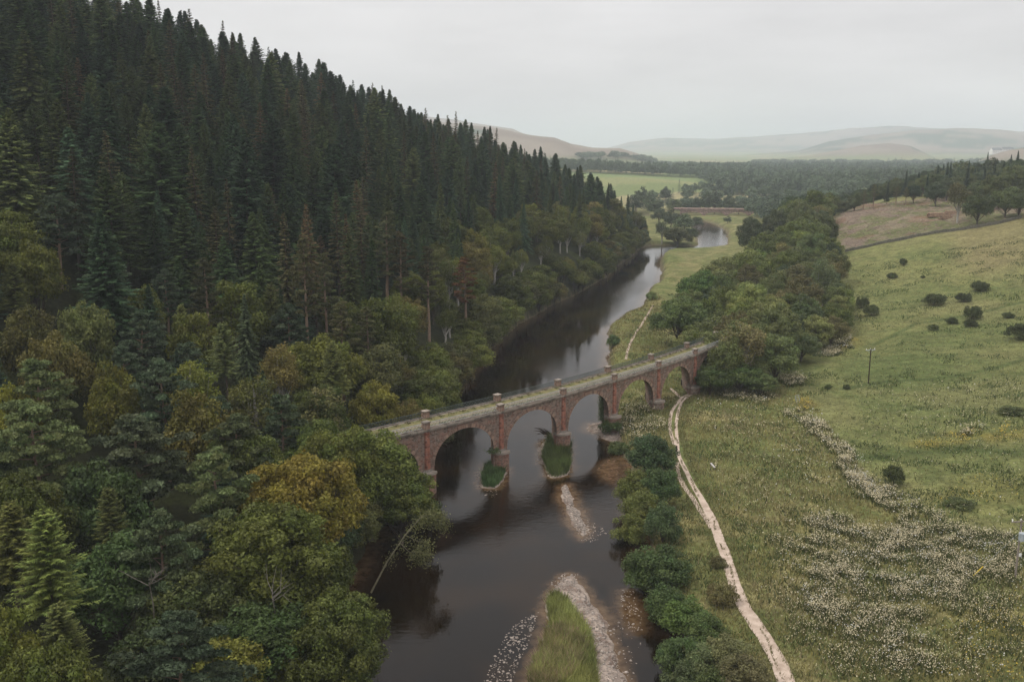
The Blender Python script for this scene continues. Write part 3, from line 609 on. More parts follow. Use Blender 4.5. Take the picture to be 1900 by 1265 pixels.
for s_ in range(2): register('birch', lobed(380+s_, h=15, r=3.6, nl=44, leafn=240, ls=.2, lobe=(.8, 1.4), base=.28, droop=.9), LEAF, BIRCHBARK)
for s_ in range(4): register('fartree', lobed(400+s_, h=13, r=5.0, nl=30, leafn=110, ls=.55, lobe=(1.3, 2.3), base=.05), LEAF, BARK)
for s_ in range(2): register('farspruce', conifer(420+s_, h=18, r=3.0, nb=110, twn=8, tw=1.0, thick=.4, base=.05), NEEDLE, BARK)

PAL = {'spruce': [((.047, .080, .034), 'dark green'), ((.030, .056, .030), 'near-black green'), ((.064, .096, .036), 'olive green'), ((.048, .086, .054), 'blue-green'), ((.088, .112, .044), 'paler olive')],
       'larch': [((.115, .12, .035), 'yellow-olive')], 'broad': [((.070, .094, .020), 'deep green'), ((.096, .120, .024), 'mid-green'), ((.125, .135, .026), 'yellow-green'), ((.086, .100, .036), 'grey-green'), ((.110, .106, .030), 'olive')]}
TREES = []   # dicts: kind, name, x, y, z, h, r, colour, tone, zone, label
def add(kind, x, y, h, r, colr, tone, zone, label=None, must=False, z=None, name=None, cat='tree'):
    TREES.append(dict(kind=kind, x=x, y=y, z=float(tzq(x, y)) if z is None else z, h=h, r=r, col=colr, tone=tone, zone=zone, label=label, must=must, name=name, cat=cat))
def top(kind, px, py, h, r, colr, label, zone, y0=35, name=None, cat='tree'):
    q = ray_hit(px, py, h, y0=y0)
    if q: add(kind, q[0], q[1], h, r, colr, '', zone, label, True, q[2], name, cat)
def foot(kind, px, py, h, r, colr, label, zone, name=None, cat='tree'):
    q = ray_hit(px, py)
    if q: add(kind, q[0], q[1], h, r, colr, '', zone, label, True, q[2], name, cat)
G1, G2, G3 = (.068, .092, .020), (.088, .115, .026), (.12, .145, .030)
GOLD, OLV, BLG, DKG = (.158, .150, .026), (.085, .092, .034), (.085, .108, .050), (.030, .055, .022)
# hand-placed trees of the left foreground
for a in [
 ('larch',80,952,18,4.2,(.098,.125,.036),'feathery yellow-green larch in the bottom left corner','larch_tree'),
 ('larch',8,930,15,3.5,(.12,.13,.038),'yellow-green larch cut by the left edge beside the big larch','larch_tree'),
 ('oak',565,828,17,7.2,GOLD,'wide golden-olive broadleaf tree left of the bridge by the river','broadleaf_tree'),
 ('oak',505,925,15,6.6,G2,'big mid-green broadleaf tree in front of the golden-olive one','broadleaf_tree'),
 ('oak',640,1090,12,5.6,(.070,.095,.024),'dark green broadleaf tree overhanging the river at the bottom','broadleaf_tree'),
 ('oak',590,1150,11,5.4,G1,'low dark broadleaf tree on the bottom river edge','broadleaf_tree'),
 ('oak',680,792,16,6.2,(.075,.105,.028),'full green broadleaf tree hiding the left end of the bridge','broadleaf_tree'),
 ('oak',742,862,12,5.2,(.070,.098,.026),'green broadleaf tree at the waterside below the first bridge pier','broadleaf_tree'),
 ('oak',620,795,15,5.5,G2,'rounded green broadleaf tree between the gold tree and the bridge','broadleaf_tree'),
 ('broad',370,718,16,5.0,(.13,.135,.030),'yellow-olive tree with a rounded top above the blue pines','broadleaf_tree'),
 ('broad',205,672,15,4.0,(.14,.16,.030),'small bright yellow-green crown among the dark pines','broadleaf_tree'),
 ('broad',35,705,15,4.0,(.15,.17,.030),'bright yellow-green crown at the left edge','broadleaf_tree'),
 ('pine',52,672,18,5.6,BLG,'blue-green flat-topped pine high on the left edge','pine_tree'),
 ('pine',60,745,18,6.0,BLG,'broad blue-grey pine at the left edge with visible stem','pine_tree'),
 ('pine',255,770,17,5.6,(.070,.088,.055),'broad grey-green pine in the middle of the left foreground','pine_tree'),
 ('pine',405,835,17,4.4,BLG,'blue-grey pine left of the golden-olive tree','pine_tree'),
 ('pine',290,945,15,4.2,(.068,.092,.052),'small grey-green pine below the broad grey-green pine','pine_tree'),
 ('pine',300,665,17,4.6,(.055,.08,.052),'dark blue-green pine behind the yellow-green crown','pine_tree'),
 ('pine',440,770,16,4.6,(.075,.092,.048),'olive-grey pine right of the yellow-olive tree','pine_tree'),
 ('pine',520,735,16,4.0,(.058,.082,.052),'small blue-green pine above the golden-olive tree','pine_tree'),
 ('broad',180,858,14,5.0,(.050,.088,.030),'dark leafy broadleaf tree between the larch and the grey-green pine','broadleaf_tree'),
 ('broad',205,985,12,4.6,(.045,.085,.030),'very dark broadleaf tree right of the big larch','broadleaf_tree'),
 ('broad',345,1040,11,4.6,(.060,.082,.028),'dull olive broadleaf tree in the dark hollow of the lower left','broadleaf_tree'),
 ('broad',405,1190,8,3.8,(.15,.17,.036),'light yellow-green bushy crown at the bottom edge','broadleaf_tree'),
 ('broad',300,1165,8,4.6,(.052,.08,.028),'dark bushy crown left of the light one at the bottom edge','broadleaf_tree'),
 ('broad',470,1130,9,4.6,(.045,.08,.026),'dark green crown at the bottom between the big oak and the light crown','broadleaf_tree'),
 ('larch',415,596,17,3.4,(.088,.108,.046),'light green feathery larch on the edge of the dark conifers','larch_tree'),
 ('spruce',452,545,18,3.4,(.062,.085,.050),'grey-green spruce just right of the light green larch','spruce_tree'),
 ('broad',90,598,16,5.0,(.115,.118,.034),'olive-yellow broadleaf tree at the left under the conifers','broadleaf_tree'),
 ('broad',40,560,15,4.4,(.10,.108,.034),'olive broadleaf tree at the left edge under the conifers','broadleaf_tree'),
 ('broad',150,560,15,4.4,(.072,.092,.034),'dull green broadleaf tree at the foot of the tall conifers on the left','broadleaf_tree'),
 ('birch',585,708,14,3.6,(.095,.10,.040),'light brownish-green birch at the edge of the river wood','birch_tree'),
 ('birch',470,690,14,3.4,(.10,.12,.034),'yellowish-green birch beside the olive-grey pine','birch_tree'),
 ('shrub',710,756,4.5,2.8,(.10,.10,.045),'rounded olive shrub beside the left end of the bridge deck','shrub'),
 ('willow',770,905,6,3.2,(.045,.08,.028),'low dark bush at the water beside the first bridge pier','shrub'),
 ('tallpine',562,442,25,3.0,(.078,.078,.040),'tall brownish pine with a long bare pale stem','pine_tree'),
 ('tallpine',600,470,22,2.6,(.075,.080,.042),'slim pine right of the tall bare-stemmed pine','pine_tree'),
 ('tallpine',716,392,25,3.2,(.072,.080,.044),'tall open pine with tiered branches above the river trees','pine_tree'),
 ('tallpine',742,430,22,2.8,(.082,.074,.040),'rusty-tinged pine right of the tall tiered pine','pine_tree'),
 ('tallpine',378,480,20,2.3,(.070,.076,.042),'narrow pine with a brown stem among dark conifers','pine_tree'),
 ('tallpine',793,458,21,2.5,(.074,.072,.038),'slim pine with a thin bare stem near the river wood','pine_tree'),
 ('tallpine',862,478,19,2.8,(.12,.062,.030),'pine with rusty brown needles above the riverside trees','pine_tree'),
 ('tallpine',632,560,18,2.8,(.085,.085,.042),'small open pine below the tall bare-stemmed pine','pine_tree'),
 ('tallpine',680,570,16,2.2,(.080,.082,.042),'small slim pine above the river left of the bridge','pine_tree'),
]: top(a[0], a[1], a[2], a[3], a[4], a[5], a[6], 'left', name=a[7], cat='shrub' if a[7] == 'shrub' else 'tree')
# the wood on the right bank
for a in [
 ('oak',1300,498,15,6.4,(.040,.078,.024),'dark rounded tree at the top left of the right-bank wood','broadleaf_tree'),
 ('oak',1262,545,14,6.6,(.048,.075,.028),'large dark green tree at the left edge of the right-bank wood','broadleaf_tree'),
 ('oak',1395,520,16,7.0,(.082,.108,.038),'large pale green tree in the middle of the right-bank wood','broadleaf_tree'),
 ('oak',1450,560,15,5.6,(.072,.095,.040),'grey-green tree right of the large pale green one','broadleaf_tree'),
 ('willow',1328,604,12,5.0,(.090,.112,.048),'pale willow touching the right end of the bridge','willow_tree'),
 ('birch',1382,590,15,4.6,(.090,.090,.040),'brownish-olive drooping tree beside the pale willow','birch_tree'),
 ('broad',1440,622,11,4.8,(.058,.080,.034),'dull green tree in the lower right part of the right-bank wood','broadleaf_tree'),
 ('broad',1375,668,7,4.6,(.040,.066,.024),'low dark bush at the foot of the wood by the bridge end','shrub'),
 ('broad',1320,672,7,4.0,(.042,.070,.024),'low dark tree beside the last arch of the bridge','broadleaf_tree'),
 ('broad',1500,545,13,4.8,(.046,.072,.030),'dark green tree on the right side of the wood','broadleaf_tree'),
 ('broad',1545,585,8,3.6,(.078,.080,.036),'olive shrub at the right corner of the wood','shrub'),
 ('broad',1490,610,8,4.2,(.046,.066,.030),'dark shrub at the lower right edge of the wood','shrub'),
 ('birch',1532,470,18,3.4,(.052,.074,.038),'tall birch with a long white stem on the right of the wood','birch_tree'),
 ('oak',1342,508,14,4.2,(.050,.078,.028),'dark green tree right of the dark rounded one','broadleaf_tree'),
 ('oak',1435,508,15,4.6,(.070,.094,.040),'light grey-green crown behind the large pale tree','broadleaf_tree'),
 ('broad',1470,488,15,5.4,(.066,.070,.034),'brownish-olive crown in the middle right of the wood','broadleaf_tree'),
 ('broad',1410,455,14,5.0,(.060,.104,.030),'bright green crown in the far half of the wood','broadleaf_tree'),
 ('oak',1395,400,19,6.0,(.046,.062,.036),'tall dark tree at the far left edge of the wood by the river','broadleaf_tree'),
 ('oak',1440,385,19,6.0,(.052,.068,.038),'dark crown at the top of the wood near the clear-felled hill','broadleaf_tree'),
 ('oak',1490,370,20,6.6,(.056,.072,.036),'highest dark green crown at the far end of the wood','broadleaf_tree'),
 ('oak',1535,392,18,5.6,(.058,.072,.036),'dark green crown next to the felled slope','broadleaf_tree'),
 ('oak',1510,430,17,5.6,(.055,.082,.036),'mid-green crown under the highest dark crown','broadleaf_tree'),
 ('broad',1548,510,12,4.0,(.050,.068,.032),'dark tree on the field edge right of the white-stemmed birch','broadleaf_tree'),
 ('broad',1415,690,5,3.4,(.042,.062,.026),'low dark shrub where the wood meets the flower meadow','shrub'),
]: top(a[0], a[1], a[2], a[3], a[4], a[5], a[6], 'right wood', name=a[7], y0=180, cat='shrub' if a[7] == 'shrub' else 'tree')
# bushes along the right river edge
for a in [
 ('willow',1208,806,7.0,3.7,(.028,.052,.024),'dark green bush on the bank beside the small dark path post'),
 ('willow',1228,862,6.5,3.0,(.040,.072,.030),'mid-green bush behind the pale willow bush'),
 ('willow',1178,868,6.5,3.2,(.088,.112,.036),'pale yellow-green willow bush on the bank'),
 ('willow',1195,905,6,3.0,(.082,.105,.034),'pale willow bush below the first pale one'),
 ('willow',1232,930,6,2.7,(.048,.080,.038),'blue-green bush between the pale willow and the path'),
 ('willow',1172,950,5,2.6,(.078,.100,.032),'low yellowish bush at the waterline'),
 ('willow',1225,1010,6.5,3.4,(.050,.084,.034),'large round green bush halfway down the bank'),
 ('willow',1200,1030,5,2.8,(.056,.092,.032),'green bush overhanging the dark water'),
 ('willow',1245,1085,5.5,2.8,(.042,.072,.028),'dark bush under the large round green one'),
 ('willow',1275,1110,5,2.6,(.052,.092,.028),'bright mid-green bush left of the bend in the path'),
 ('willow',1262,1180,5,2.6,(.046,.080,.032),'green bush at the bottom of the bank'),
 ('willow',1312,1135,4.5,2.6,(.050,.080,.030),'green bush touching the left edge of the path'),
 ('willow',1302,1195,4.5,2.4,(.058,.078,.040),'grey-green bush at the bottom edge of the photo'),
 ('willow',1270,1225,4,2.4,(.060,.086,.044),'pale grey-green bush at the very bottom by the water'),
 ('willow',1350,1180,4.2,2.6,(.062,.070,.036),'brownish bush beside the path near the bottom'),
 ('willow',1385,1215,4,2.6,(.068,.070,.036),'brown-green bush at the bottom beside the path'),
 ('willow',1335,1235,4,2.4,(.048,.072,.028),'dark bush at the bottom between two brown ones'),
 ('shrub',1337,1085,2.6,1.7,(.072,.072,.032),'small round olive bush on the left verge of the path'),
 ('shrub',1330,1030,1.5,1.1,(.070,.072,.034),'tiny olive bush left of the path above the small round one'),
 ('shrub',1150,820,2.4,1.8,(.060,.090,.036),'small green bush on the bank above the submerged rocks'),
 ('shrub',1135,775,3.0,2.0,(.040,.068,.026),'dark bush at the foot of the right-bank bridge pier'),
 ('shrub',1138,620,3.4,1.7,(.038,.066,.028),'dark waterside bush upstream of the bridge'),
 ('shrub',1210,540,3.0,1.7,(.052,.074,.032),'small green bush on the far inner bank of the river'),
]: top(a[0], a[1], a[2], a[3], a[4], a[5], a[6], 'bank', name='riverside_bush' if a[0] == 'willow' else 'shrub', cat='bush')
# hawthorns in the pasture
for x, y, rr_, hh_, lb_ in [
 (1733,566,2.9,3.6,'large hawthorn bush in the upper pasture, left of the trio'), (1788,560,2.0,2.8,'round hawthorn bush in the middle of the upper pasture'),
 (1816,540,2.3,3.0,'topmost dark hawthorn bush in the upper pasture'), (1803,592,2.2,3.8,'tall hawthorn bush below the round one'),
 (1802,606,1.6,2.0,'low bush tucked under the tall hawthorn'), (1732,612,1.5,1.6,'low flat bush below the large hawthorn'),
 (1765,600,1.4,1.8,'small bush between the flat bush and the tall hawthorn'), (1870,590,1.5,1.7,'small bush near the right edge of the pasture'),
 (1655,516,1.8,2.0,'low bush in the far left of the pasture'), (1676,492,1.2,2.6,'thin upright bush near the felled slope'),
 (1712,516,.9,.9,'tiny bush in the far pasture'), (1598,572,2.0,3.6,'dark bush beside the right-bank wood'), (1616,586,2.3,3.4,'rounded bush next to the dark one by the wood'),
 (1657,902,1.75,3.4,'dark round gorse bush alone in the lower pasture'), (1880,770,2.2,1.6,'low spreading bush above the yellow flowers'),
 (1893,630,2.6,4.0,'dark bush cut by the right edge of the photo'), (1570,722,.7,1.2,'tiny dark bush left of the far pole'),
 (1536,722,.9,1.3,'tiny olive bush near the leaning gate'), (1785,942,1.9,1.3,'sprawling dark bramble in the lower pasture')]:
    foot('shrub', x, y, hh_, rr_, (.045,.062,.026) if rr_ > 1 else (.05,.07,.03), lb_, 'field', name='gorse_bush' if 'gorse' in lb_ else 'hawthorn_bush' if 'hawthorn' in lb_ else 'field_bush', cat='bush')
# trees round the clear-felled hill
for a in [
 ('foot','birch',1776,414,17,4.4,(.085,.090,.040),'lone tall tree with a bare pale stem and wide crown beside the log pile','lone_tree'),
 ('foot','broad',1812,418,12,5.0,(.038,.055,.022),'dense dark tree beside the lone tall tree','broadleaf_tree'),
 ('foot','spruce',1718,374,13,2.0,(.030,.050,.038),'dark pointed spruce standing up behind the felled hill','spruce_tree'),
 ('foot','spruce',1645,380,11,1.6,(.040,.052,.036),'thin spruce in the pale row behind the felled hill','spruce_tree'),
 ('foot','broad',1695,378,9,3.6,(.026,.045,.028),'round dark tree left of the pointed spruce','broadleaf_tree'),
 ('foot','tallpine',1602,390,9,1.6,(.085,.085,.048),'thin pine with bare stem at the left of the felled hill','pine_tree'),
 ('foot','tallpine',1620,386,11,2.0,(.085,.088,.048),'olive pine second in the row on the felled hill','pine_tree'),
 ('foot','tallpine',1662,382,9,2.0,(.088,.088,.050),'olive pine right of the thin spruce','pine_tree'),
 ('foot','tallpine',1680,380,8,1.6,(.088,.088,.050),'short olive pine beside the round dark tree','pine_tree'),
 ('foot','broad',1585,392,6,2.8,(.050,.066,.034),'small dark tree at the left end of the hilltop row','broadleaf_tree'),
 ('foot','broad',1565,396,6,3.4,(.058,.070,.034),'bushy tree where the wood meets the hilltop','broadleaf_tree'),
 ('top','broad',1760,325,12,4.6,(.044,.062,.034),'leafy tree behind the lone tall tree','broadleaf_tree'),
 ('top','broad',1740,338,11,4.2,(.036,.055,.032),'dark leafy tree right of the pointed spruce','broadleaf_tree'),
 ('top','spruce',1765,300,16,2.4,(.032,.048,.036),'dark spruce top rising behind the lone tall tree','spruce_tree'),
 ('top','spruce',1817,288,17,2.2,(.034,.050,.040),'highest spruce tip near the white farmhouse','spruce_tree'),
 ('top','spruce',1795,308,16,2.6,(.038,.054,.040),'spruce in the dark belt left of the highest tip','spruce_tree'),
 ('top','spruce',1830,306,15,2.6,(.038,.056,.042),'spruce in the dark belt right of the highest tip','spruce_tree'),
 ('top','oak',1885,302,17,7.0,(.062,.085,.036),'large leafy tree on the right skyline','broadleaf_tree'),
 ('top','oak',1850,322,15,6.0,(.064,.084,.038),'leafy tree left of the large one on the right skyline','broadleaf_tree'),
 ('top','broad',1820,335,12,5.0,(.055,.078,.038),'mid-green tree over the dense dark tree','broadleaf_tree'),
 ('top','broad',1870,345,12,5.4,(.056,.080,.034),'green tree above the right-hand log pile','broadleaf_tree'),
 ('top','broad',1895,350,11,5.4,(.050,.074,.030),'green tree at the right edge above the log pile','broadleaf_tree'),
]:
    (foot if a[0] == 'foot' else top)(a[1], a[2], a[3], a[4], a[5], a[6], a[7], 'hill', name=a[8])
# trees of the valley floor beyond the bend
for a in [
 ('foot','oak',1257,458,11,8.0,(.070,.085,.034),'broad low tree on the river bend','broadleaf_tree'),
 ('foot','birch',1228,452,13,3.6,(.042,.062,.032),'thin dark tree left of the broad low one','broadleaf_tree'),
 ('foot','broad',1283,448,8,4.0,(.055,.078,.038),'small tree right of the broad low one on the bend','broadleaf_tree'),
 ('foot','broad',1270,432,12,5.5,(.045,.070,.038),'dark tree behind the broad low one','broadleaf_tree'),
 ('foot','broad',1245,425,12,5.5,(.048,.070,.040),'dark tree left of the upstream water','broadleaf_tree'),
 ('foot','broad',1222,414,10,5.5,(.050,.072,.040),'rounded tree beside the small left field','broadleaf_tree'),
 ('foot','broad',1292,424,8,3.6,(.055,.078,.040),'small tree at the waterside below the far viaduct','broadleaf_tree'),
 ('foot','broad',1350,415,5,3.0,(.050,.070,.040),'lone small bush in the buff field by the far viaduct','broadleaf_tree'),
 ('foot','broad',1250,397,12,6.0,(.060,.080,.042),'tree at the left end of the far viaduct','broadleaf_tree'),
 ('foot','broad',1235,375,14,5.0,(.045,.065,.045),'lone dark tree between the two far fields','broadleaf_tree'),
 ('foot','broad',1205,392,16,6.0,(.046,.068,.042),'tree on the left field edge behind the conifers','broadleaf_tree'),
 ('foot','broad',1190,385,17,5.0,(.046,.066,.042),'tree just right of the last conifers','broadleaf_tree'),
 ('foot','broad',1215,402,13,6.0,(.046,.066,.042),'tree above the small left field','broadleaf_tree'),
 ('foot','broad',1180,398,16,6.0,(.044,.064,.040),'tree half hidden by the last conifers','broadleaf_tree'),
 ('foot','broad',1292,396,13,4.2,(.042,.060,.042),'tree behind the left arches of the far viaduct','broadleaf_tree'),
 ('foot','broad',1308,396,17,5.0,(.042,.060,.042),'tall tree behind the middle of the far viaduct','broadleaf_tree'),
 ('foot','broad',1325,397,18,5.6,(.045,.062,.042),'tallest tree behind the far viaduct','broadleaf_tree'),
 ('foot','broad',1353,397,16,4.0,(.046,.064,.044),'upright tree behind the right end of the far viaduct','broadleaf_tree'),
 ('foot','broad',1370,398,9,5.0,(.046,.064,.042),'low tree right of the upright one behind the viaduct','broadleaf_tree'),
 ('foot','broad',1275,395,8,4.6,(.044,.064,.042),'low tree left behind the far viaduct','broadleaf_tree'),
]: foot(a[1], a[2], a[3], a[4], a[5], a[6], a[7], 'valley', name=a[8])
for x_, y_, h_, r_, lb_ in [(44.8,193.0,12,4.3,'leafy tree standing right in front of the right end of the bridge'), (50.5,200,11,4.4,'leafy tree a little right of the bridge end'), (52,207,13,5,'taller tree behind the bridge end'),
    (-25.5,119.5,14,4.8,'tree covering the left end of the bridge'), (-33,112,15,5.2,'tree left of the one covering the bridge end'), (-29,133,13,4.4,'tree behind the left end of the bridge')]:
    add('oak' if x_ < 0 else 'broad', x_, y_, h_, r_, (.066, .096, .026) if x_ < 0 else (.056, .074, .028), '', 'left' if x_ < 0 else 'right wood', lb_, True, name='broadleaf_tree')
for t_ in TREES:
    if t_['zone'] in ('valley',) and t_['kind'] in ('broad',) and t_['y'] > 560: t_['kind'] = 'fartree'

# fill: poisson scatter of the forested slope and the right-hand wood
class Grid:
    def __init__(s, c=6.0): s.c = c; s.d = {}
    def ok(s, x, y, r):
        k = int(12/s.c)+1; i, j = int(x//s.c), int(y//s.c)
        for a in range(i-k, i+k+1):
            for b in range(j-k, j+k+1):
                for (u, v, q) in s.d.get((a, b), ()):
                    if (u-x)**2+(v-y)**2 < (.5*(r+q))**2: return False
        return True
    def put(s, x, y, r): s.d.setdefault((int(x//s.c), int(y//s.c)), []).append((x, y, r))
grid = Grid()
for t_ in TREES: grid.put(t_['x'], t_['y'], t_['r']*1.55)
lbx = np.array(LB)
def pick_col(pal, nz):
    c, tone = pal[int(nz*len(pal)) % len(pal)]; return c, tone
rg = np.random.default_rng(11)
# the fringe of leafy trees that leans out over the left waterline
yy = 88.0
while yy < 505:
    bx = np.interp(yy, np.array(LB)[:, 0+1], np.array(LB)[:, 0]); x = bx - rg.uniform(-.8, 1.8); h = rg.uniform(7.5, 11.5); r = rg.uniform(4.0, 5.4)*(1 if yy > 150 else .85)
    if not (131 < yy < 152):
        c, tone = PAL['broad'][int(rg.choice(5, p=[.42, .28, .05, .15, .10]))]
        add('broad' if yy > 150 else 'oak', x, yy, h, r, c, tone, 'slope', z=max(float(tzq(x, yy)), .5)); grid.put(x, yy, r*1.1)
    yy += rg.uniform(4.0, 6.5)
NEAR_BR = [(-48,108),(-36,118),(-26,127),(-13,138)]
for it in range(80000):
    y = rg.uniform(45, 545); x = rg.uniform(-235, 72)
    bx = np.interp(y, lbx[:, 1], lbx[:, 0]); dl = bx - x
    if dl < 0.5 or dl > 190 or x < -.75*y-10: continue
    if y > 470 and x < -90: continue
    z = float(tzq(x, y)); u_, v_, dd_ = proj(x, y, z+20)
    if u_ < -160 or v_ > 1500: continue
    if 118 < y < 150 and dl < 7 and x > -30: continue
    if seg_dist(np.array([x]), np.array([y]), NEAR_BR, False)[0] < 7: continue
    nz = vnoise(np.array([x/9.]), np.array([y/9.]), 5)[0]; q = rg.random()
    edge = 20 if y > 165 else 60
    if dl < edge*(.6+.7*nz) + 2 or (y < 150 and z < 11):
        small = dl < 6
        h = rg.uniform(8, 11) if small else rg.uniform(12, 17); r = h*rg.uniform(.30, .42)
        if y > 165 and dl > 9 and q < .25: kind, h, r = 'spruce', rg.uniform(17, 24), rg.uniform(3, 3.8)
        elif y < 165 and q < .22: kind = 'pine'; r = h*.3
        elif q < .30: kind = 'birch'; r = h*.25
        elif q < .38 and y < 165: kind = 'larch'; r = h*.22
        else: kind = 'oak' if y < 130 else 'broad'
        if not grid.ok(x, y, r*1.5): continue
        grid.put(x, y, r*1.5)
        if kind == 'spruce': c, tone = PAL['spruce'][int(rg.integers(0, 5))]
        elif kind == 'pine': c, tone = ((.060,.086,.058), 'blue-green')
        elif kind == 'larch': c, tone = ((.10,.115,.04), 'light olive')
        else: c, tone = PAL['broad'][int(rg.choice(5, p=[.34, .28, .08, .16, .14]))]
    else:
        big = it < 36000
        h = float(np.clip(rg.normal(23, 2.4), 17, 29) if big else rg.uniform(10, 17)); r = rg.uniform(6.0, 7.8)*h/24 if big else rg.uniform(3.0, 4.2); kind = 'spruce'
        if q < .07: kind = 'slender'; r = rg.uniform(2.6, 3.4)
        elif q < .15: kind = 'larch'; h = rg.uniform(17, 22); r = 3.4
        rs_ = r*1.22 if big else r*1.02
        if not grid.ok(x, y, rs_): continue
        grid.put(x, y, rs_)
        c, tone = PAL['spruce'][int(rg.choice(5, p=[.34, .16, .24, .14, .12]))]
        if kind == 'slender': c, tone = ((.085,.080,.042), 'brownish olive') if rg.random() < .8 else ((.12,.085,.05), 'rusty brown')
        if kind == 'larch': c, tone = ((.060,.084,.034), 'light olive')
    add(kind, x, y, h, r, c, tone, 'slope', z=z)
WOOD = [(41,206),(42,235),(47,265),(60,305),(84,345),(102,388),(115,430),(127,468),(136,505),(160,520),(160,470),(146,432),(127,382),(116,335),(104,290),(90,247),(78,222),(60,203),(48,198)]
for it in range(20000):
    y = rg.uniform(196, 520); x = rg.uniform(38, 160)
    if sdist(np.array([x]), np.array([y]), WOOD)[0] < 2.2: continue
    h = rg.uniform(11, 15) if y < 300 else rg.uniform(14, 19); r = h*rg.uniform(.30, .4)
    if sdist(np.array([x]), np.array([y]), WOOD)[0] < 6: h *= .72; r *= .85
    if not grid.ok(x, y, r*1.6): continue
    grid.put(x, y, r*1.6); q = rg.random(); kind = 'birch' if q < .1 else 'broad'
    c, tone = [((.072,.098,.036),'dark green'), ((.105,.128,.050),'grey-green'), ((.090,.125,.036),'mid-green'), ((.110,.112,.046),'olive')][int(rg.choice(4, p=[.38,.26,.2,.16]))]
    add(kind, x, y, h, r, c, tone, 'right wood')
# the belt behind the clear-felled hill
for it in range(4000):
    x = rg.uniform(150, 420); y = rg.uniform(455, 640)
    if x < 150+(y-470)*.3 or (y < 490 and x < 205): continue
    h = rg.uniform(8, 12) + 5*sstep(230, 270, x); r = h*rg.uniform(.3, .4)
    if not grid.ok(x, y, r*1.6): continue
    grid.put(x, y, r*1.6); k = rg.random() < .12
    add('spruce' if k else 'fartree' if y > 520 else 'broad', x, y, h*(1.2 if k else 1), 2.4 if k else r, (.036,.052,.038) if k else [(.050,.072,.036),(.042,.062,.036),(.060,.080,.036)][int(rg.integers(0, 3))], 'dark' if k else 'leafy', 'hill belt')
# ---- which of them the photo's view shows, painted far to near into an id buffer
def visibility(T, Wd=475, Hd=316):
    S = Wd/1900.0; buf = np.full((Hd, Wd), -1, np.int32)
    order = sorted(range(len(T)), key=lambda i: -T[i]['y'])
    for i in order:
        t = T[i]; xb, yb, _ = proj(t['x'], t['y'], t['z']); xt, yt, dd = proj(t['x'], t['y'], t['z']+t['h'])
        rp = FPX*t['r']/dd; con = t['kind'] in ('spruce', 'slender', 'larch', 'farspruce')
        y0, y1 = int(max(0, yt*S)), int(min(Hd-1, yb*S))
        for yy in range(y0, y1+1):
            f = max(0.0, (yy/S-yt)/(yb-yt+1e-6))
            hw = rp*(.9*f**.8 if con else math.sqrt(max(0, 1-(2*min(f, .85)/.85*.5*2-1)**2)) if f < .85 else .2)
            a = int(max(0, math.ceil((xt-hw)*S))); b = int(min(Wd-1, math.floor((xt+hw)*S)))
            if b >= a: buf[yy, a:b+1] = i
    cnt = np.bincount(buf[buf >= 0], minlength=len(T)); return cnt, buf
CNT, BUF = visibility(TREES)
NAMES = {'spruce': 'spruce_tree', 'slender': 'fir_tree', 'larch': 'larch_tree', 'pine': 'pine_tree', 'tallpine': 'pine_tree', 'oak': 'broadleaf_tree', 'broad': 'broadleaf_tree', 'birch': 'birch_tree', 'fartree': 'broadleaf_tree', 'farspruce': 'spruce_tree', 'willow': 'riverside_bush', 'shrub': 'shrub'}
byname = {}
for i, t_ in enumerate(TREES):
    t_['cnt'] = int(CNT[i]); t_['name'] = t_['name'] or NAMES[t_['kind']]; byname.setdefault(t_['name'], []).append(t_)
for nm, L in byname.items():
    L.sort(key=lambda t: (-t['must'], -t['cnt']))
    for k, t_ in enumerate(L): t_['thing'] = t_['must'] or (k < 285 and t_['cnt'] >= 6)
ORD = ['first', 'second', 'third', 'fourth', 'fifth', 'sixth', 'seventh', 'eighth', 'ninth', 'tenth', 'eleventh', 'twelfth', 'thirteenth', 'fourteenth', 'fifteenth', 'sixteenth', 'seventeenth', 'eighteenth', 'nineteenth', 'twentieth']
def ordn(k): return ORD[k] if k < 20 else 'twenty-' + ORD[k-20] if k < 29 else 'thirtieth' if k == 29 else 'thirty-' + ORD[k-30]
buckets = {}
for t_ in TREES:
    if t_['thing'] and not t_['label']:
        xt, yt, dd = proj(t_['x'], t_['y'], t_['z']+t_['h']); t_['px'] = xt
        nn = t_['name'].replace('_tree', '').replace('riverside_', '')
        if t_['zone'] == 'slope':
            lowery = 275+.30*max(0, xt-270)
            sk = 0 if xt < 270 else (xt-270)*.355
            rel = (yt-sk)/max(120., (660 if xt < 900 else 560)-sk)
            if t_['name'] in ('spruce_tree', 'fir_tree', 'larch_tree'):
                band = 'on the forest skyline' if rel < .09 else 'high on the forest slope' if rel < .27 else 'halfway up the forest slope' if rel < .5 else 'low on the forest slope' if rel < .78 else 'at the foot of the forest slope'
            else: band = 'in the left foreground' if t_['y'] < 150 else 'on the left bank before the bridge' if t_['y'] < 185 else 'on the left riverbank' if xt > 760 else 'under the conifers'
        elif t_['zone'] == 'right wood':
            band = 'at the near end of the right-bank wood' if t_['y'] < 270 else 'in the middle of the right-bank wood' if t_['y'] < 370 else 'at the far end of the right-bank wood'
        else: band = 'in the belt behind the felled hill'
        size = 'tall' if t_['h'] > 24.5 else 'shorter' if (t_['h'] < 21.5 and nn == 'spruce') else '' if nn == 'spruce' else 'large' if t_['r'] > 5.2 else ''
        buckets.setdefault((t_['name'], size, t_['tone'], band), []).append(t_)
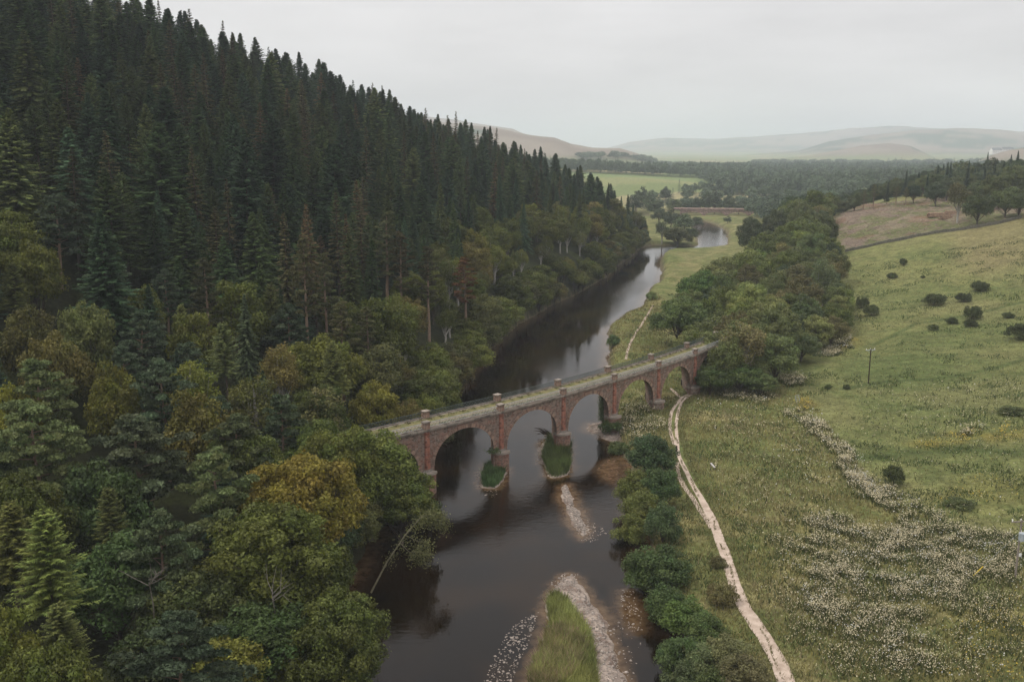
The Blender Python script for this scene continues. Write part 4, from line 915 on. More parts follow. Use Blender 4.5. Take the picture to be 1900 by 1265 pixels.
for (nm, size, tone, band), L in buckets.items():
    L.sort(key=lambda t: t['px']); nn = nm.replace('_tree', '')
    nn = 'broadleaf' if nn == 'broadleaf' else nn
    for k, t_ in enumerate(L):
        base_ = ((size+' ') if size else '') + tone + ' ' + nn
        t_['label'] = f'{base_} {band}' if len(L) == 1 else f'{ordn(k)} {base_} from the left, {band}'
GROUPS = {'slope': 'trees of the forested slope and left bank', 'right wood': 'trees of the right-bank wood', 'hill belt': 'trees behind the felled hill', 'left': 'trees of the left foreground', 'bank': 'bushes along the right river edge', 'field': 'bushes scattered over the pasture', 'hill': 'trees round the felled hill', 'valley': 'trees of the valley floor beyond the bend'}
def place_tree(t_):
    L = TREE[t_['kind']]; k = int(rg.integers(0, len(L))); tr_, cr_, h0, r0, _ = L[k]
    e = empty(t_['name'], (t_['x'], t_['y'], t_['z']-.15), float(rg.uniform(0, 2*pi)), label=t_['label'], cat=t_['cat'], group=GROUPS[t_['zone']])
    e.scale = (t_['r']/r0*rg.uniform(.85, 1.15), t_['r']/r0*rg.uniform(.85, 1.15), t_['h']/h0)
    if t_['kind'] in ('spruce', 'slender', 'larch', 'broad', 'oak'): e.rotation_euler = (float(rg.normal(0, .025)), float(rg.normal(0, .025)), e.rotation_euler[2])
    a = link('trunk', tr_, e); b = link('crown', cr_, e); j = rg.normal(1, .07)
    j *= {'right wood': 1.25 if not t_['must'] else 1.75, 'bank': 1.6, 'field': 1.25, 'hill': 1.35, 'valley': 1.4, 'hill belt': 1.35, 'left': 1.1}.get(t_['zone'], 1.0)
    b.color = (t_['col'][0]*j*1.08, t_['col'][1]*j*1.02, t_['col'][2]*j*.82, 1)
    return e
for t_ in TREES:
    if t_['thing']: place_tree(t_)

def scatter(name, kinds, items, label, cat):
    """one object of kind stuff: mesh copies of a few tree shapes spread over points"""
    protos = []
    for kd in kinds:
        for (tr_, cr_, h0, r0, g) in TREE[kd]:
            V, T = g['V'], g['T']; pm = raw_mesh('shape', V, T, [], {'tint': ('FLOAT', g['tint']), 'hue': ('FLOAT', g['hue'])})
            protos.append((kd, bpy.data.objects.new('shape', pm), h0, r0))
    n = len(items); me = bpy.data.meshes.new(name); me.vertices.add(n)
    me.vertices.foreach_set('co', np.array([(t['x'], t['y'], t['z']-.15) for t in items], np.float32).ravel())
    idx = []; sca = []
    for t in items:
        c_ = [i for i, p in enumerate(protos) if p[0] == t['kind']] or list(range(len(protos))); i = int(rg.choice(c_)); idx.append(i)
        sca.append((t['r']/protos[i][3], t['r']/protos[i][3], t['h']/protos[i][2]))
    a = me.attributes.new('pick', 'INT', 'POINT'); a.data.foreach_set('value', np.array(idx, np.int32))
    a = me.attributes.new('size', 'FLOAT_VECTOR', 'POINT'); a.data.foreach_set('vector', np.array(sca, np.float32).ravel())
    a = me.attributes.new('turn', 'FLOAT_VECTOR', 'POINT'); a.data.foreach_set('vector', np.stack([np.zeros(n), np.zeros(n), rg.uniform(0, 6.28, n)], 1).astype(np.float32).ravel())
    o = link(name, me); tag(o, label, cat, None, 'stuff')
    ng = bpy.data.node_groups.new(name, 'GeometryNodeTree'); ng.interface.new_socket('Geometry', in_out='INPUT', socket_type='NodeSocketGeometry'); ng.interface.new_socket('Geometry', in_out='OUTPUT', socket_type='NodeSocketGeometry')
    gi = ng.nodes.new('NodeGroupInput'); go = ng.nodes.new('NodeGroupOutput'); jn = ng.nodes.new('GeometryNodeJoinGeometry')
    for kd, po, _, _ in reversed(protos):
        ob = ng.nodes.new('GeometryNodeObjectInfo'); ob.inputs['Object'].default_value = po; ob.inputs['As Instance'].default_value = False
        g2 = ng.nodes.new('GeometryNodeGeometryToInstance'); ng.links.new(ob.outputs['Geometry'], g2.inputs[0]); ng.links.new(g2.outputs[0], jn.inputs[0])
    ip = ng.nodes.new('GeometryNodeInstanceOnPoints'); ng.links.new(gi.outputs[0], ip.inputs['Points']); ng.links.new(jn.outputs[0], ip.inputs['Instance']); ip.inputs['Pick Instance'].default_value = True
    for an, dt, sk in (('pick', 'INT', 'Instance Index'), ('size', 'FLOAT_VECTOR', 'Scale'), ('turn', 'FLOAT_VECTOR', 'Rotation')):
        na = ng.nodes.new('GeometryNodeInputNamedAttribute'); na.data_type = dt; na.inputs['Name'].default_value = an
        s_ = [s for s in na.outputs if s.enabled and s.name == 'Attribute'][0]; ng.links.new(s_, ip.inputs[sk])
    sm = ng.nodes.new('GeometryNodeSetMaterial'); ng.links.new(ip.outputs[0], sm.inputs[0]); sm.inputs['Material'].default_value = NEEDLE if kinds[0] in ('spruce', 'farspruce', 'slender') else LEAF
    ng.links.new(sm.outputs[0], go.inputs[0]); md = o.modifiers.new('spread', 'NODES'); md.node_group = ng
    return o
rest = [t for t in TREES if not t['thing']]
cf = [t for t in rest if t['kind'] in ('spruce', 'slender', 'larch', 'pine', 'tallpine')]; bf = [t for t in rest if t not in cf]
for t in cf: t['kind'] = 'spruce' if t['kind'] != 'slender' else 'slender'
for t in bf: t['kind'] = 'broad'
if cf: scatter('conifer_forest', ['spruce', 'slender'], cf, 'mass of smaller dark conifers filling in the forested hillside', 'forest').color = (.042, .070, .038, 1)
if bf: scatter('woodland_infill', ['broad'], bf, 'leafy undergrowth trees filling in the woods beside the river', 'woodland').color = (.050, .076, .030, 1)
# ---- far-off woods, hedges and shelter belts
def in_px(poly, px, py): return inside(np.array([px]), np.array([py]), poly)[0]
FARP = [ # (outline of the ground the wood stands on, in metres, spacing, height)
 ([(214,985),(240,1150),(300,1700),(380,2000),(640,2100),(900,1900),(760,1300),(560,1000),(420,900),(310,872)], 10.5, 16),
 ([(60,1290),(210,1310),(280,1350),(290,1420),(60,1400),(-40,1380),(-40,1300)], 8, 16),
 ([(120,880),(330,900),(330,915),(120,892)], 9, 11),
 ([(170,985),(270,1010),(270,1022),(170,997)], 9, 12),
 ([(330,2350),(900,2300),(930,2390),(340,2430)], 20, 13), ([(150,2150),(420,2250),(430,2330),(150,2240)], 20, 13), ([(700,2700),(1500,2600),(1550,2800),(720,2830)], 26, 14),
 ([(110,760),(210,765),(260,790),(210,790),(110,775)], 8, 10),
 ([(330,640),(420,640),(560,900),(420,900),(300,760)], 9, 14),
 ([(160,560),(190,560),(230,700),(290,800),(240,800),(175,700)], 9.5, 13),
]
far_items = []
for poly, sp, hh in FARP:
    P = np.array(poly); g2 = Grid(10.0); area = (P[:, 0].max()-P[:, 0].min())*(P[:, 1].max()-P[:, 1].min())
    for it in range(int(min(90000, area/sp/sp*5))):
        x = rg.uniform(P[:, 0].min(), P[:, 0].max()); y = rg.uniform(P[:, 1].min(), P[:, 1].max())
        if not inside(np.array([x]), np.array([y]), poly)[0] or not g2.ok(x, y, sp): continue
        g2.put(x, y, sp); far_items.append((x, y, hh*rg.uniform(.75, 1.2), sp*.62*rg.uniform(.8, 1.2)))
fa = np.array(far_items); fz = terrain(fa[:, 0], fa[:, 1]); sel_ = rg.random(len(fa)) < .16
fb = [dict(kind='farspruce' if s else 'fartree', x=a[0], y=a[1], z=z, h=a[2]*(1.2 if s else 1), r=a[3]*(.6 if s else 1)) for a, z, s in zip(fa, fz, sel_)]
scatter('distant_woodland', ['fartree'], [t for t in fb if t['kind'] == 'fartree'], 'far-off woods and shelter belts on the valley floor', 'woodland').color = (.095, .135, .080, 1)  # leaf colour lightened and blued: part of the haze is painted in
scatter('distant_conifers', ['farspruce'], [t for t in fb if t['kind'] == 'farspruce'], 'far-off conifers mixed into the valley woods', 'woodland').color = (.065, .095, .07, 1)  # same haze lift put into the needle colour
print('TREES', len(TREES), 'things', sum(t['thing'] for t in TREES), {k: sum(t['thing'] for t in L) for k, L in byname.items()}, 'far', len(fb))

# ---------------------------------------------------------------- the bridge
DZ = 10.25                                         # top of the deck
NP = np.array([(-36.2,116.4),(-24.9,127.6),(-13.1,137.8),(-1.9,147.9),(8.8,158.2),(18.8,168.8),(28.6,179.6),(37.9,191.0),(46.6,203.0)])
SK = np.array([-.60, 6.15])                        # from the near face to the far face: the piers stand askew
bridge = empty('stone_viaduct', (0, 0, 0), label='red sandstone railway viaduct of skewed arches crossing the river', cat='bridge')
def wall_pt(i, s, k):                              # bay i, fraction s along it, k across the width
    return NP[i]*(1-s) + NP[i+1]*s + SK*k
HW = 1.5                                           # half pier thickness along the bay
def arch_z(i, s):
    L = np.linalg.norm(NP[i+1]-NP[i]); a = (L/2-HW); q = (s-.5)*L/a
    return 4.1 + 4.75*math.sqrt(max(0, 1-q*q))
for i in range(8):
    L = np.linalg.norm(NP[i+1]-NP[i]); a = L/2-HW; s0, s1 = HW/L, 1-HW/L; n = 26
    th_ = np.linspace(pi, 0, n); ss = .5 + np.cos(th_)*a/L
    sp = MB(); soff = sp
    acc = sum(np.linalg.norm(NP[j+1]-NP[j]) for j in range(i))
    for face, k in (('near', 0.0), ('far', 1.0)):
        for j in range(n-1):
            A, B = wall_pt(i, ss[j], k), wall_pt(i, ss[j+1], k); za, zb = arch_z(i, ss[j]), arch_z(i, ss[j+1])
            q = [(A[0], A[1], za), (B[0], B[1], zb), (B[0], B[1], 9.75), (A[0], A[1], 9.75)]
            uv = [(acc+ss[j]*L, za), (acc+ss[j+1]*L, zb), (acc+ss[j+1]*L, 9.75), (acc+ss[j]*L, 9.75)]
            sp.quad(q if k == 0 else q[::-1], uv if k == 0 else uv[::-1])
    for j in range(n-1):                           # soffit
        A, B = wall_pt(i, ss[j], 0), wall_pt(i, ss[j+1], 0); C_, D_ = wall_pt(i, ss[j+1], 1), wall_pt(i, ss[j], 1); za, zb = arch_z(i, ss[j]), arch_z(i, ss[j+1])
        soff.quad([(B[0], B[1], zb), (A[0], A[1], za), (D_[0], D_[1], za), (C_[0], C_[1], zb)], [(0, j*.6+.6), (0, j*.6), (6, j*.6), (6, j*.6+.6)])
    al = (NP[i+1]-NP[i])/L; nrm = np.array([al[1], -al[0]]); prj = nrm*.09
    for k, sg in ((0.0, 1), (1.0, -1)):            # proud arch ring
        ring = MB()
        for j in range(n-1):
            r_ = []
            for jj in (j, j+1):
                t_ = th_[jj]; ca_, sa_ = math.cos(t_), math.sin(t_)
                zi = 4.1+4.75*sa_; si = .5+ca_*a/L; zo = 4.1+5.3*sa_; so = .5+ca_*(a+.55)/L
                pi_, po_ = wall_pt(i, si, k)+prj*sg, wall_pt(i, so, k)+prj*sg; bi_, bo_ = wall_pt(i, si, k)-prj*sg*.3, wall_pt(i, so, k)-prj*sg*.3
                r_.append(((*pi_, zi-.02), (*po_, zo), (*bi_, zi-.02), (*bo_, zo)))
            (ai, ao, abi, abo), (bi, bo, bbi, bbo) = r_; u0, u1 = j*.62, j*.62+.62
            ring.quad([ai, bi, bo, ao], [(u0, 0), (u1, 0), (u1, .55), (u0, .55)]); ring.quad([ao, bo, bbo, abo], [(u0, 0), (u1, 0), (u1, .1), (u0, .1)]); ring.quad([abi, bbi, bi, ai], [(u0, 0), (u1, 0), (u1, .1), (u0, .1)])
        ring.build('arch_ring', M_RING, bridge)
    sp.build('arch_wall', M_RUBBLE, bridge)
for i in range(9):                                 # piers
    d0 = (NP[min(i+1, 8)]-NP[max(i-1, 0)]); d0 /= np.linalg.norm(d0); A = NP[i]-d0*HW; B = NP[i]+d0*HW
    zb = min(tz(NP[i][0], NP[i][1]), -0.2)-1.0
    pr = MB(); q = [A, B, B+SK, A+SK]
    pr.hexa([(*p, zb) for p in q], [(*p, 9.75) for p in q]); pier = pr.build('pier', M_RUBBLE, bridge)
    for k, sg in ((0, -1), (1, 1)):                # cutwater, its cap, and the half-octagonal pilaster above
        c0 = NP[i]+SK*k; out_ = np.array([SK[0], SK[1]])/np.linalg.norm(SK)*sg; lat = np.array([out_[1], -out_[0]])
        def half(r, z0, z1, r2=None, n=9, dz=0):
            m_ = MB(); r2 = r if r2 is None else r2
            for j in range(n):
                t0, t1 = pi*j/n, pi*(j+1)/n
                p = [c0+lat*r_*math.cos(t)+out_*r_*math.sin(t)*.95 - out_*.25 for r_ in (r, r2) for t in (t0, t1)]
                m_.quad([(*p[0], z0), (*p[1], z0), (*p[3], z1), (*p[2], z1)], [(r*t0, z0), (r*t1, z0), (r*t1, z1), (r*t0, z1)])
                m_.quad([(*p[2], z1), (*p[3], z1), (*(c0-out_*.25), z1+dz)], [(0, 0), (1, 0), (.5, 1)])
                m_.quad([(*p[0], z0), (*(c0-out_*.25), z0), (*p[1], z0)], [(0, 0), (.5, 1), (1, 0)])
            return m_
        cw = half(1.45 if k == 0 else 1.0, zb, 3.1).build('cutwater', M_CUT if 1 < i < 6 else M_RUBBLE, pier, smooth=False)
        half(1.66 if k == 0 else 1.04, 3.1, 3.42, 1.6 if k == 0 else 1.0, dz=.0).build('cutwater_cap', M_GREY, pier)
        half(1.6 if k == 0 else 1.0, 3.42, 3.46, .95 if k == 0 else .7, dz=.9).build('cutwater_weathering', M_GREY, pier)
        half(.62, 3.5, 9.74, .56, n=4).build('pilaster', M_RED, pier)
# cornice, deck, kerbs, parapets
def run(i, k0, k1, z0, z1, o0=0.0, o1=0.0, s0=0.0, s1=1.0, mb=None):
    al = (NP[i+1]-NP[i]); L = np.linalg.norm(al); al = al/L; nrm = np.array([al[1], -al[0]])
    p = [wall_pt(i, s0, k0)+nrm*o0, wall_pt(i, s1, k0)+nrm*o0, wall_pt(i, s1, k1)+nrm*o1, wall_pt(i, s0, k1)+nrm*o1]
    mb.hexa([(*q, z0) for q in p], [(*q, z1) for q in p])
for i in range(8):
    c_ = MB(); run(i, 0, 0, 9.75, 9.95, .22, -.5, mb=c_); run(i, 0, 0, 9.95, 10.22, .38, -.45, mb=c_); c_.build('cornice', M_GREY, bridge)
    c_ = MB(); run(i, 1, 1, 9.75, 9.95, .5, -.22, mb=c_); run(i, 1, 1, 9.95, 10.22, .45, -.38, mb=c_); c_.build('cornice', M_GREY, bridge)
    dk = MB(); run(i, 0, 1, 9.7, DZ-.06, -.46, .46, mb=dk); dk.build('deck_turf', DECKM, bridge)
    tr = MB(); run(i, .3, .5, DZ-.055, DZ-.03, 0, 0, mb=tr); tr.build('deck_path', plain_mat('deck_path', (.17,.145,.08), (.27,.22,.14), 1.2) if i == 0 else MATS['deck_path'], bridge)
    L = np.linalg.norm(NP[i+1]-NP[i])
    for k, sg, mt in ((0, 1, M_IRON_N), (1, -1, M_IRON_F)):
        kb = MB(); run(i, k, k, 10.22, 10.40, .22*sg, -.12*sg, mb=kb); kb.build('parapet_kerb', M_GREY, bridge)
        rl = MB(); al = (NP[i+1]-NP[i])/L; nrm = np.array([al[1], -al[0]])*.05*sg
        P0, P1 = wall_pt(i, .05, k)+nrm, wall_pt(i, .95, k)+nrm; nseg = 22
        for zz_, rr_ in ((10.46, .035), (11.16, .05)): rl.bar((*P0, zz_), (*P1, zz_), rr_)
        for j in range(nseg):
            a_, b_ = P0+(P1-P0)*j/nseg, P0+(P1-P0)*(j+1)/nseg
            rl.bar((*a_, 10.46), (*b_, 11.14), .032, cap=False); rl.bar((*b_, 10.46), (*a_, 11.14), .032, cap=False)
            rl.bar((*a_, 10.40), (*a_, 11.16), .028, cap=False)
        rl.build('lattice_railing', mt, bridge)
for i in range(9):
    d0 = (NP[min(i+1, 8)]-NP[max(i-1, 0)]); rz = math.atan2(d0[1], d0[0])
    for k in (0, 1):
        c0 = NP[i]+SK*k; m_ = MB(); m_.box((*c0, 10.72), (1.0, .8, 1.0), rz); pb = m_.build('parapet_pillar', M_RING, bridge)
        m_ = MB(); m_.box((*c0, 11.30), (1.22, 1.02, .17), rz)
        q = []; ca_, sa_ = cos(rz), sin(rz)
        m_.build('coping_stone', M_GREY, pb)
# wing walls running into the banks
for (a, b, zz_) in ((NP[8], NP[8]+(NP[8]-NP[7])*1.2, 2),):
    for k in (0, 1):
        m_ = MB(); p = [a+SK*k, b+SK*k, b+SK*k+[.5, .5], a+SK*k+[.5, .5]]; m_.hexa([(*q, 1) for q in p], [(*q, 9.7) for q in p]); m_.build('wing_wall', M_RUBBLE, bridge)

# ---------------------------------------------------------------- embankment at the right end (turf)
# far viaduct beyond the bend
def far_viaduct():
    root = empty('far_viaduct', (0, 0, 0), label='low red stone viaduct far upstream beyond the river bend', cat='bridge')
    p0 = np.array([130., 728.]); p1 = np.array([196., 716.]); L = np.linalg.norm(p1-p0); d = (p1-p0)/L; nn = np.array([-d[1], d[0]])*5
    nb_ = 4; bl = L/nb_; w_ = MB(); s_ = MB()
    zt, zs, zc = 6.0, 2.4, 4.6
    for b in range(nb_):
        base_ = p0+d*bl*b; n = 14; th2 = np.linspace(pi, 0, n); xs = bl/2+np.cos(th2)*(bl/2-1.2); zs_ = zs-.4+np.sin(th2)*(zc-zs)
        for k in (0, 1):
            for j in range(n-1):
                A, B = base_+d*xs[j]+nn*k, base_+d*xs[j+1]+nn*k
                w_.quad([(*A, zs_[j]), (*B, zs_[j+1]), (*B, zt), (*A, zt)], [(xs[j]+b*bl, zs_[j]), (xs[j+1]+b*bl, zs_[j+1]), (xs[j+1]+b*bl, zt), (xs[j]+b*bl, zt)])
        for j in range(n-1):
            A, B = base_+d*xs[j], base_+d*xs[j+1]; w_.quad([(*A, zs_[j]), (*B, zs_[j+1]), (*(B+nn), zs_[j+1]), (*(A+nn), zs_[j])])
    w_.build('arch_wall', M_FARRED, root)
    for b in range(nb_+1):
        m_ = MB(); c = p0+d*bl*b; hw = 1.2; q = [c-d*hw, c+d*hw, c+d*hw+nn, c-d*hw+nn]; m_.hexa([(*x, -1.5) for x in q], [(*x, zt-.01) for x in q]); m_.build('pier', M_FARRED, root)
    m_ = MB(); q = [p0-d*6-nn*.1, p1+d*2-nn*.1, p1+d*2+nn*1.1, p0-d*6+nn*1.1]; m_.hexa([(*x, zt) for x in q], [(*x, zt+1.0) for x in q]); m_.build('parapet', M_FARRED, root)
M_FARRED = masonry('far_red_stone', (0.27, 0.19, 0.165), 0.25, 1.2, .6)
far_viaduct()

# ---------------------------------------------------------------- poles, gate, wall, logs, houses
WOODM = plain_mat('weathered_wood', (.15, .125, .10), (.30, .26, .22), 3, .9, stretch=(3, 3, .4))
DARKW = plain_mat('creosoted_wood', (.022, .014, .010), (.05, .03, .02), 3, .9, stretch=(3, 3, .4))
LOGM = plain_mat('cut_logs', (.17, .105, .07), (.34, .24, .16), 1.5, .9)
GREYM = plain_mat('grey_steel', (.30, .34, .36), (.42, .46, .48), 2, .5)
WHITEM = plain_mat('white_render', (.74, .74, .72), (.82, .82, .80), .5, .8)
SLATE = plain_mat('slate_roof', (.14, .15, .16), (.22, .23, .24), 1, .8)
PORC = plain_mat('porcelain', (.7, .68, .62), (.8, .78, .72), 1, .3)
YEL = plain_mat('yellow_sleeve', (.70, .50, .03), (.78, .58, .05), 1, .5)
def pole(px, py, h, mat, label, rz, transformer=False, r=.14):
    X, Y, Z = ray_hit(px, py); root = empty('utility_pole', (X, Y, Z), rz, label=label, cat='utility pole')
    m_ = MB(); m_.bar((0, 0, -.4), (0, 0, h), r, 10, r*.75); m_.build('shaft', mat, root, smooth=True)
    m_ = MB(); m_.box((0, .12, h-.25), (2.3, .12, .13)); m_.bar((-.75, .12, h-.3), (0, .12, h-.95), .03); m_.bar((.75, .12, h-.3), (0, .12, h-.95), .03); ca_ = m_.build('crossarm', WOODM if transformer else GREYM, root)
    for x in (-1.05, 0, 1.05):
        m_ = MB(); m_.bar((x, .12, h-.18), (x, .12, h+.02), .07, 8, .04); m_.bar((x, .12, h-.02), (x, .12, h+.14), .09, 8, .03); m_.build('insulator', PORC, ca_)
    if transformer:
        m_ = MB(); zt = h-1.9; m_.bar((0, -.42, zt-.45), (0, -.42, zt+.45), .36, 12); m_.bar((0, -.42, zt+.45), (0, -.42, zt+.53), .40, 12, .2)
        for k in range(6): a_ = k*pi/3; m_.box((.37*cos(a_), -.42+.37*sin(a_), zt), (.05, .16, .7), a_)
        tr_ = m_.build('transformer', GREYM, root)
        for x in (-.18, .18): m_ = MB(); m_.bar((x, -.42, zt+.5), (x, -.42, zt+.82), .05, 8, .03); m_.build('bushing', PORC, tr_)
        m_ = MB(); m_.box((0, -.12, zt), (.2, .26, .5)); m_.build('bracket', GREYM, root)
        m_ = MB(); m_.box((.22, -.1, h*.42), (.3, .12, .35)); m_.build('notice_plate', WHITEM, root)
    return root
pole(1611, 712, 7.6, DARKW, 'dark brown utility pole alone in the upper pasture', .3)
rp = pole(1883, 1076, 7.4, WOODM, 'weathered grey utility pole carrying a transformer at the right edge', .12, True, .13)
def stay():
    X, Y, Z = ray_hit(1803, 1072); tp = np.array([rp.location.x, rp.location.y, rp.location.z+6.0]); b = np.array([X, Y, Z]); d = tp-b
    root = empty('stay_wire', (X, Y, Z), label='stay wire in a yellow sleeve beside the transformer pole', cat='stay wire')
    m_ = MB(); m_.bar(d*.0, d*.97, .012, 5); m_.build('wire', GREYM, root)
    m_ = MB(); m_.bar(d*.01, d*.24, .05, 8); m_.build('yellow_sleeve', YEL, root)
stay()
# small dark post on the path, tilted pale board, leaning gate, dark stone
X, Y, Z = ray_hit(1255, 838); r_ = empty('path_post', (X, Y, Z), label='small dark post standing in the middle of the footpath', cat='post')
m_ = MB(); m_.bar((0, 0, -.2), (0, 0, .95), .17, 8, .15); m_.build('shaft', DARKW, r_); m_ = MB(); m_.bar((0, 0, .95), (0, 0, 1.1), .19, 8, .05); m_.build('cap', DARKW, r_)
X, Y, Z = ray_hit(1322, 873); r_ = empty('tilted_board', (X, Y, Z), .5, label='pale tilted board on short legs beside the footpath', cat='board')
m_ = MB(); m_.hexa([(-.17, -.5, .5), (.17, -.5, .5), (.17, .5, .95), (-.17, .5, .95)], [(-.17, -.53, .57), (.17, -.53, .57), (.17, .47, 1.02), (-.17, .47, 1.02)]); m_.build('panel', plain_mat('pale_board', (.36,.34,.32), (.48,.45,.42)), r_)
for yy in (-.45, .45): m_ = MB(); m_.bar((0, yy, -.2), (0, yy, .72+yy*.36), .06, 6); m_.build('leg', WOODM, r_)
X, Y, Z = ray_hit(1481, 748); r_ = empty('leaning_gate', (X, Y, Z), .7, label='small grey-blue metal gate leaning in the hedge line', cat='gate')
m_ = MB()
for zz_ in (.1, .45, .8, 1.15, 1.5): m_.bar((-.6, zz_*.25, zz_), (.6, zz_*.25, zz_), .035)
m_.build('bars', GREYM, r_)
for x in (-.6, .6): m_ = MB(); m_.bar((x, 0, 0), (x, .4, 1.55), .05); m_.build('upright', GREYM, r_)
# drystone dyke between pasture and felled hill
def dyke():
    P = np.array([ray_hit(x, y)[:2] for x, y in [(1568,468),(1600,461),(1640,452),(1700,440),(1740,433),(1780,428),(1820,422),(1860,414),(1898,405)]]); s = np.r_[0, np.cumsum(np.linalg.norm(np.diff(P, axis=0), axis=1))]
    q = np.arange(0, s[-1], 1.2); x = np.interp(q, s, P[:, 0]); y = np.interp(q, s, P[:, 1]); z = terrain(x, y); m_ = MB()
    for i in range(len(q)-1):
        d = np.array([x[i+1]-x[i], y[i+1]-y[i]]); d /= np.linalg.norm(d); n_ = np.array([-d[1], d[0]])*.3; h_ = .95+.25*random.random()
        a, b = np.array([x[i], y[i]]), np.array([x[i+1], y[i+1]]); p = [a-n_, b-n_, b+n_, a+n_]
        m_.hexa([(*u, min(z[i], z[i+1])-.4) for u in p], [(*(u), (z[i] if k in (0, 3) else z[i+1])+h_) for k, u in enumerate(p)])
    tag(m_.build('drystone_wall', plain_mat('dyke_stone', (.07,.065,.05), (.16,.15,.12), 2, .95)), 'low mossy drystone wall between the pasture and the felled hill', 'wall')
dyke()
def log_pile(px, py, n, L, label):
    X, Y, Z = ray_hit(px, py); rz = random.uniform(-.2, .2)+.1; root = empty('log_pile', (X, Y, Z), rz, label=label, cat='log pile')
    base_ = n
    for row in range(4):
        for k in range(base_-row):
            y = (k-(base_-row-1)/2)*.5; z = .25+row*.42; dx = random.uniform(-.5, .5)
            m_ = MB(); m_.bar((-L/2+dx, y, z), (L/2+dx, y, z+random.uniform(-.04, .04)), .24, 8, .19); m_.build('log', LOGM, root)
log_pile(1738, 403, 6, 7, 'orange-brown log pile on the felled hill left of the lone tree')
log_pile(1762, 399, 5, 5, 'smaller log pile just behind the first, beside the lone tree')
log_pile(1872, 387, 8, 8, 'long pale log pile at the right edge of the felled hill')
log_pile(1755, 407, 4, 5, 'low scattered log pile in front of the lone tree')
def house(name, x, y, W, D, H, rz, label, roofm=SLATE, wallm=WHITEM, cat='house'):
    z = tz(x, y); root = empty(name, (x, y, z), rz, label=label, cat=cat)
    m_ = MB(); m_.box((0, 0, H/2-.5), (W, D, H+1)); 
    for sx in (-1, 1): m_.quad([(sx*W/2, -D/2, H), (sx*W/2, D/2, H), (sx*W/2, 0, H+D*.4)])
    m_.build('wall', wallm, root)
    m_ = MB()
    for sg in (-1, 1): m_.hexa([(-W/2-.3, sg*(D/2+.4), H-.2), (W/2+.3, sg*(D/2+.4), H-.2), (W/2+.3, 0, H+D*.4), (-W/2-.3, 0, H+D*.4)], [(-W/2-.3, sg*(D/2+.4), H+.1), (W/2+.3, sg*(D/2+.4), H+.1), (W/2+.3, 0, H+D*.4+.3), (-W/2-.3, 0, H+D*.4+.3)])
    rf = m_.build('roof', roofm, root)
    if W > 9:
        for sx in (-1, 1): m_ = MB(); m_.box((sx*W*.44, 0, H+D*.4+.5), (1, .7, 1.6)); m_.build('chimney', wallm, rf)
        for k in range(4): m_ = MB(); m_.box((-W*.36+k*W*.24, -D/2-.01, H*.6), (1.1, .08, 1.4)); m_.build('window', SLATE, root)
    return root
def far_at(px, py, Y):
    d = px_dir(px, py); return d[0]/d[1]*Y, Y
hx, hy = far_at(1846, 297, 2150); house('farmhouse', hx, hy, 22, 12, 9, .1, 'white farmhouse on the hazy hillside at the right')
hx, hy = far_at(1866, 299, 2160); house('farm_barn', hx, hy, 26, 10, 4, .05, 'long low white barn right of the farmhouse', cat='barn')
hx, hy = far_at(1590, 320, 2050); house('cottage', hx, hy, 16, 9, 6, .2, 'tiny white cottage above the far woods')
for k, (px_, Y_) in enumerate([(1648, 800), (1660, 805), (1672, 800)]):
    hx, hy = far_at(px_, 345, Y_)
# driftwood caught on the pier, leaning birch over the river, stones
def driftwood():
    X, Y = unproj(1018, 806, .6); root = empty('driftwood_snag', (X, Y, .2), label='black tangle of driftwood caught against the middle pier', cat='driftwood'); m_ = MB(); rr = random.Random(3)
    for k in range(16):
        a_ = rr.uniform(1.8, 4.6); L = rr.uniform(1.2, 3.4); p = np.array([rr.uniform(-.4, .4), rr.uniform(-.4, .4), rr.uniform(0, .5)]); e = p+[L*cos(a_), L*sin(a_)*.6, rr.uniform(-.1, 1.6)]
        mid = (p+e)/2+[rr.uniform(-.2, .2), rr.uniform(-.2, .2), rr.uniform(0, .4)]; m_.bar(p, mid, .11, 5, .07); m_.bar(mid, e, .07, 5, .02)
    m_.build('branches', DARKW, root); m_ = MB(); m_.bar((-.8, 0, .2), (1.6, -.8, .4), .22, 7, .15); m_.build('log', WOODM, root)
driftwood()
BARK2 = plain_mat('mossy_bark', (.09, .085, .045), (.17, .15, .10), 3, .9)
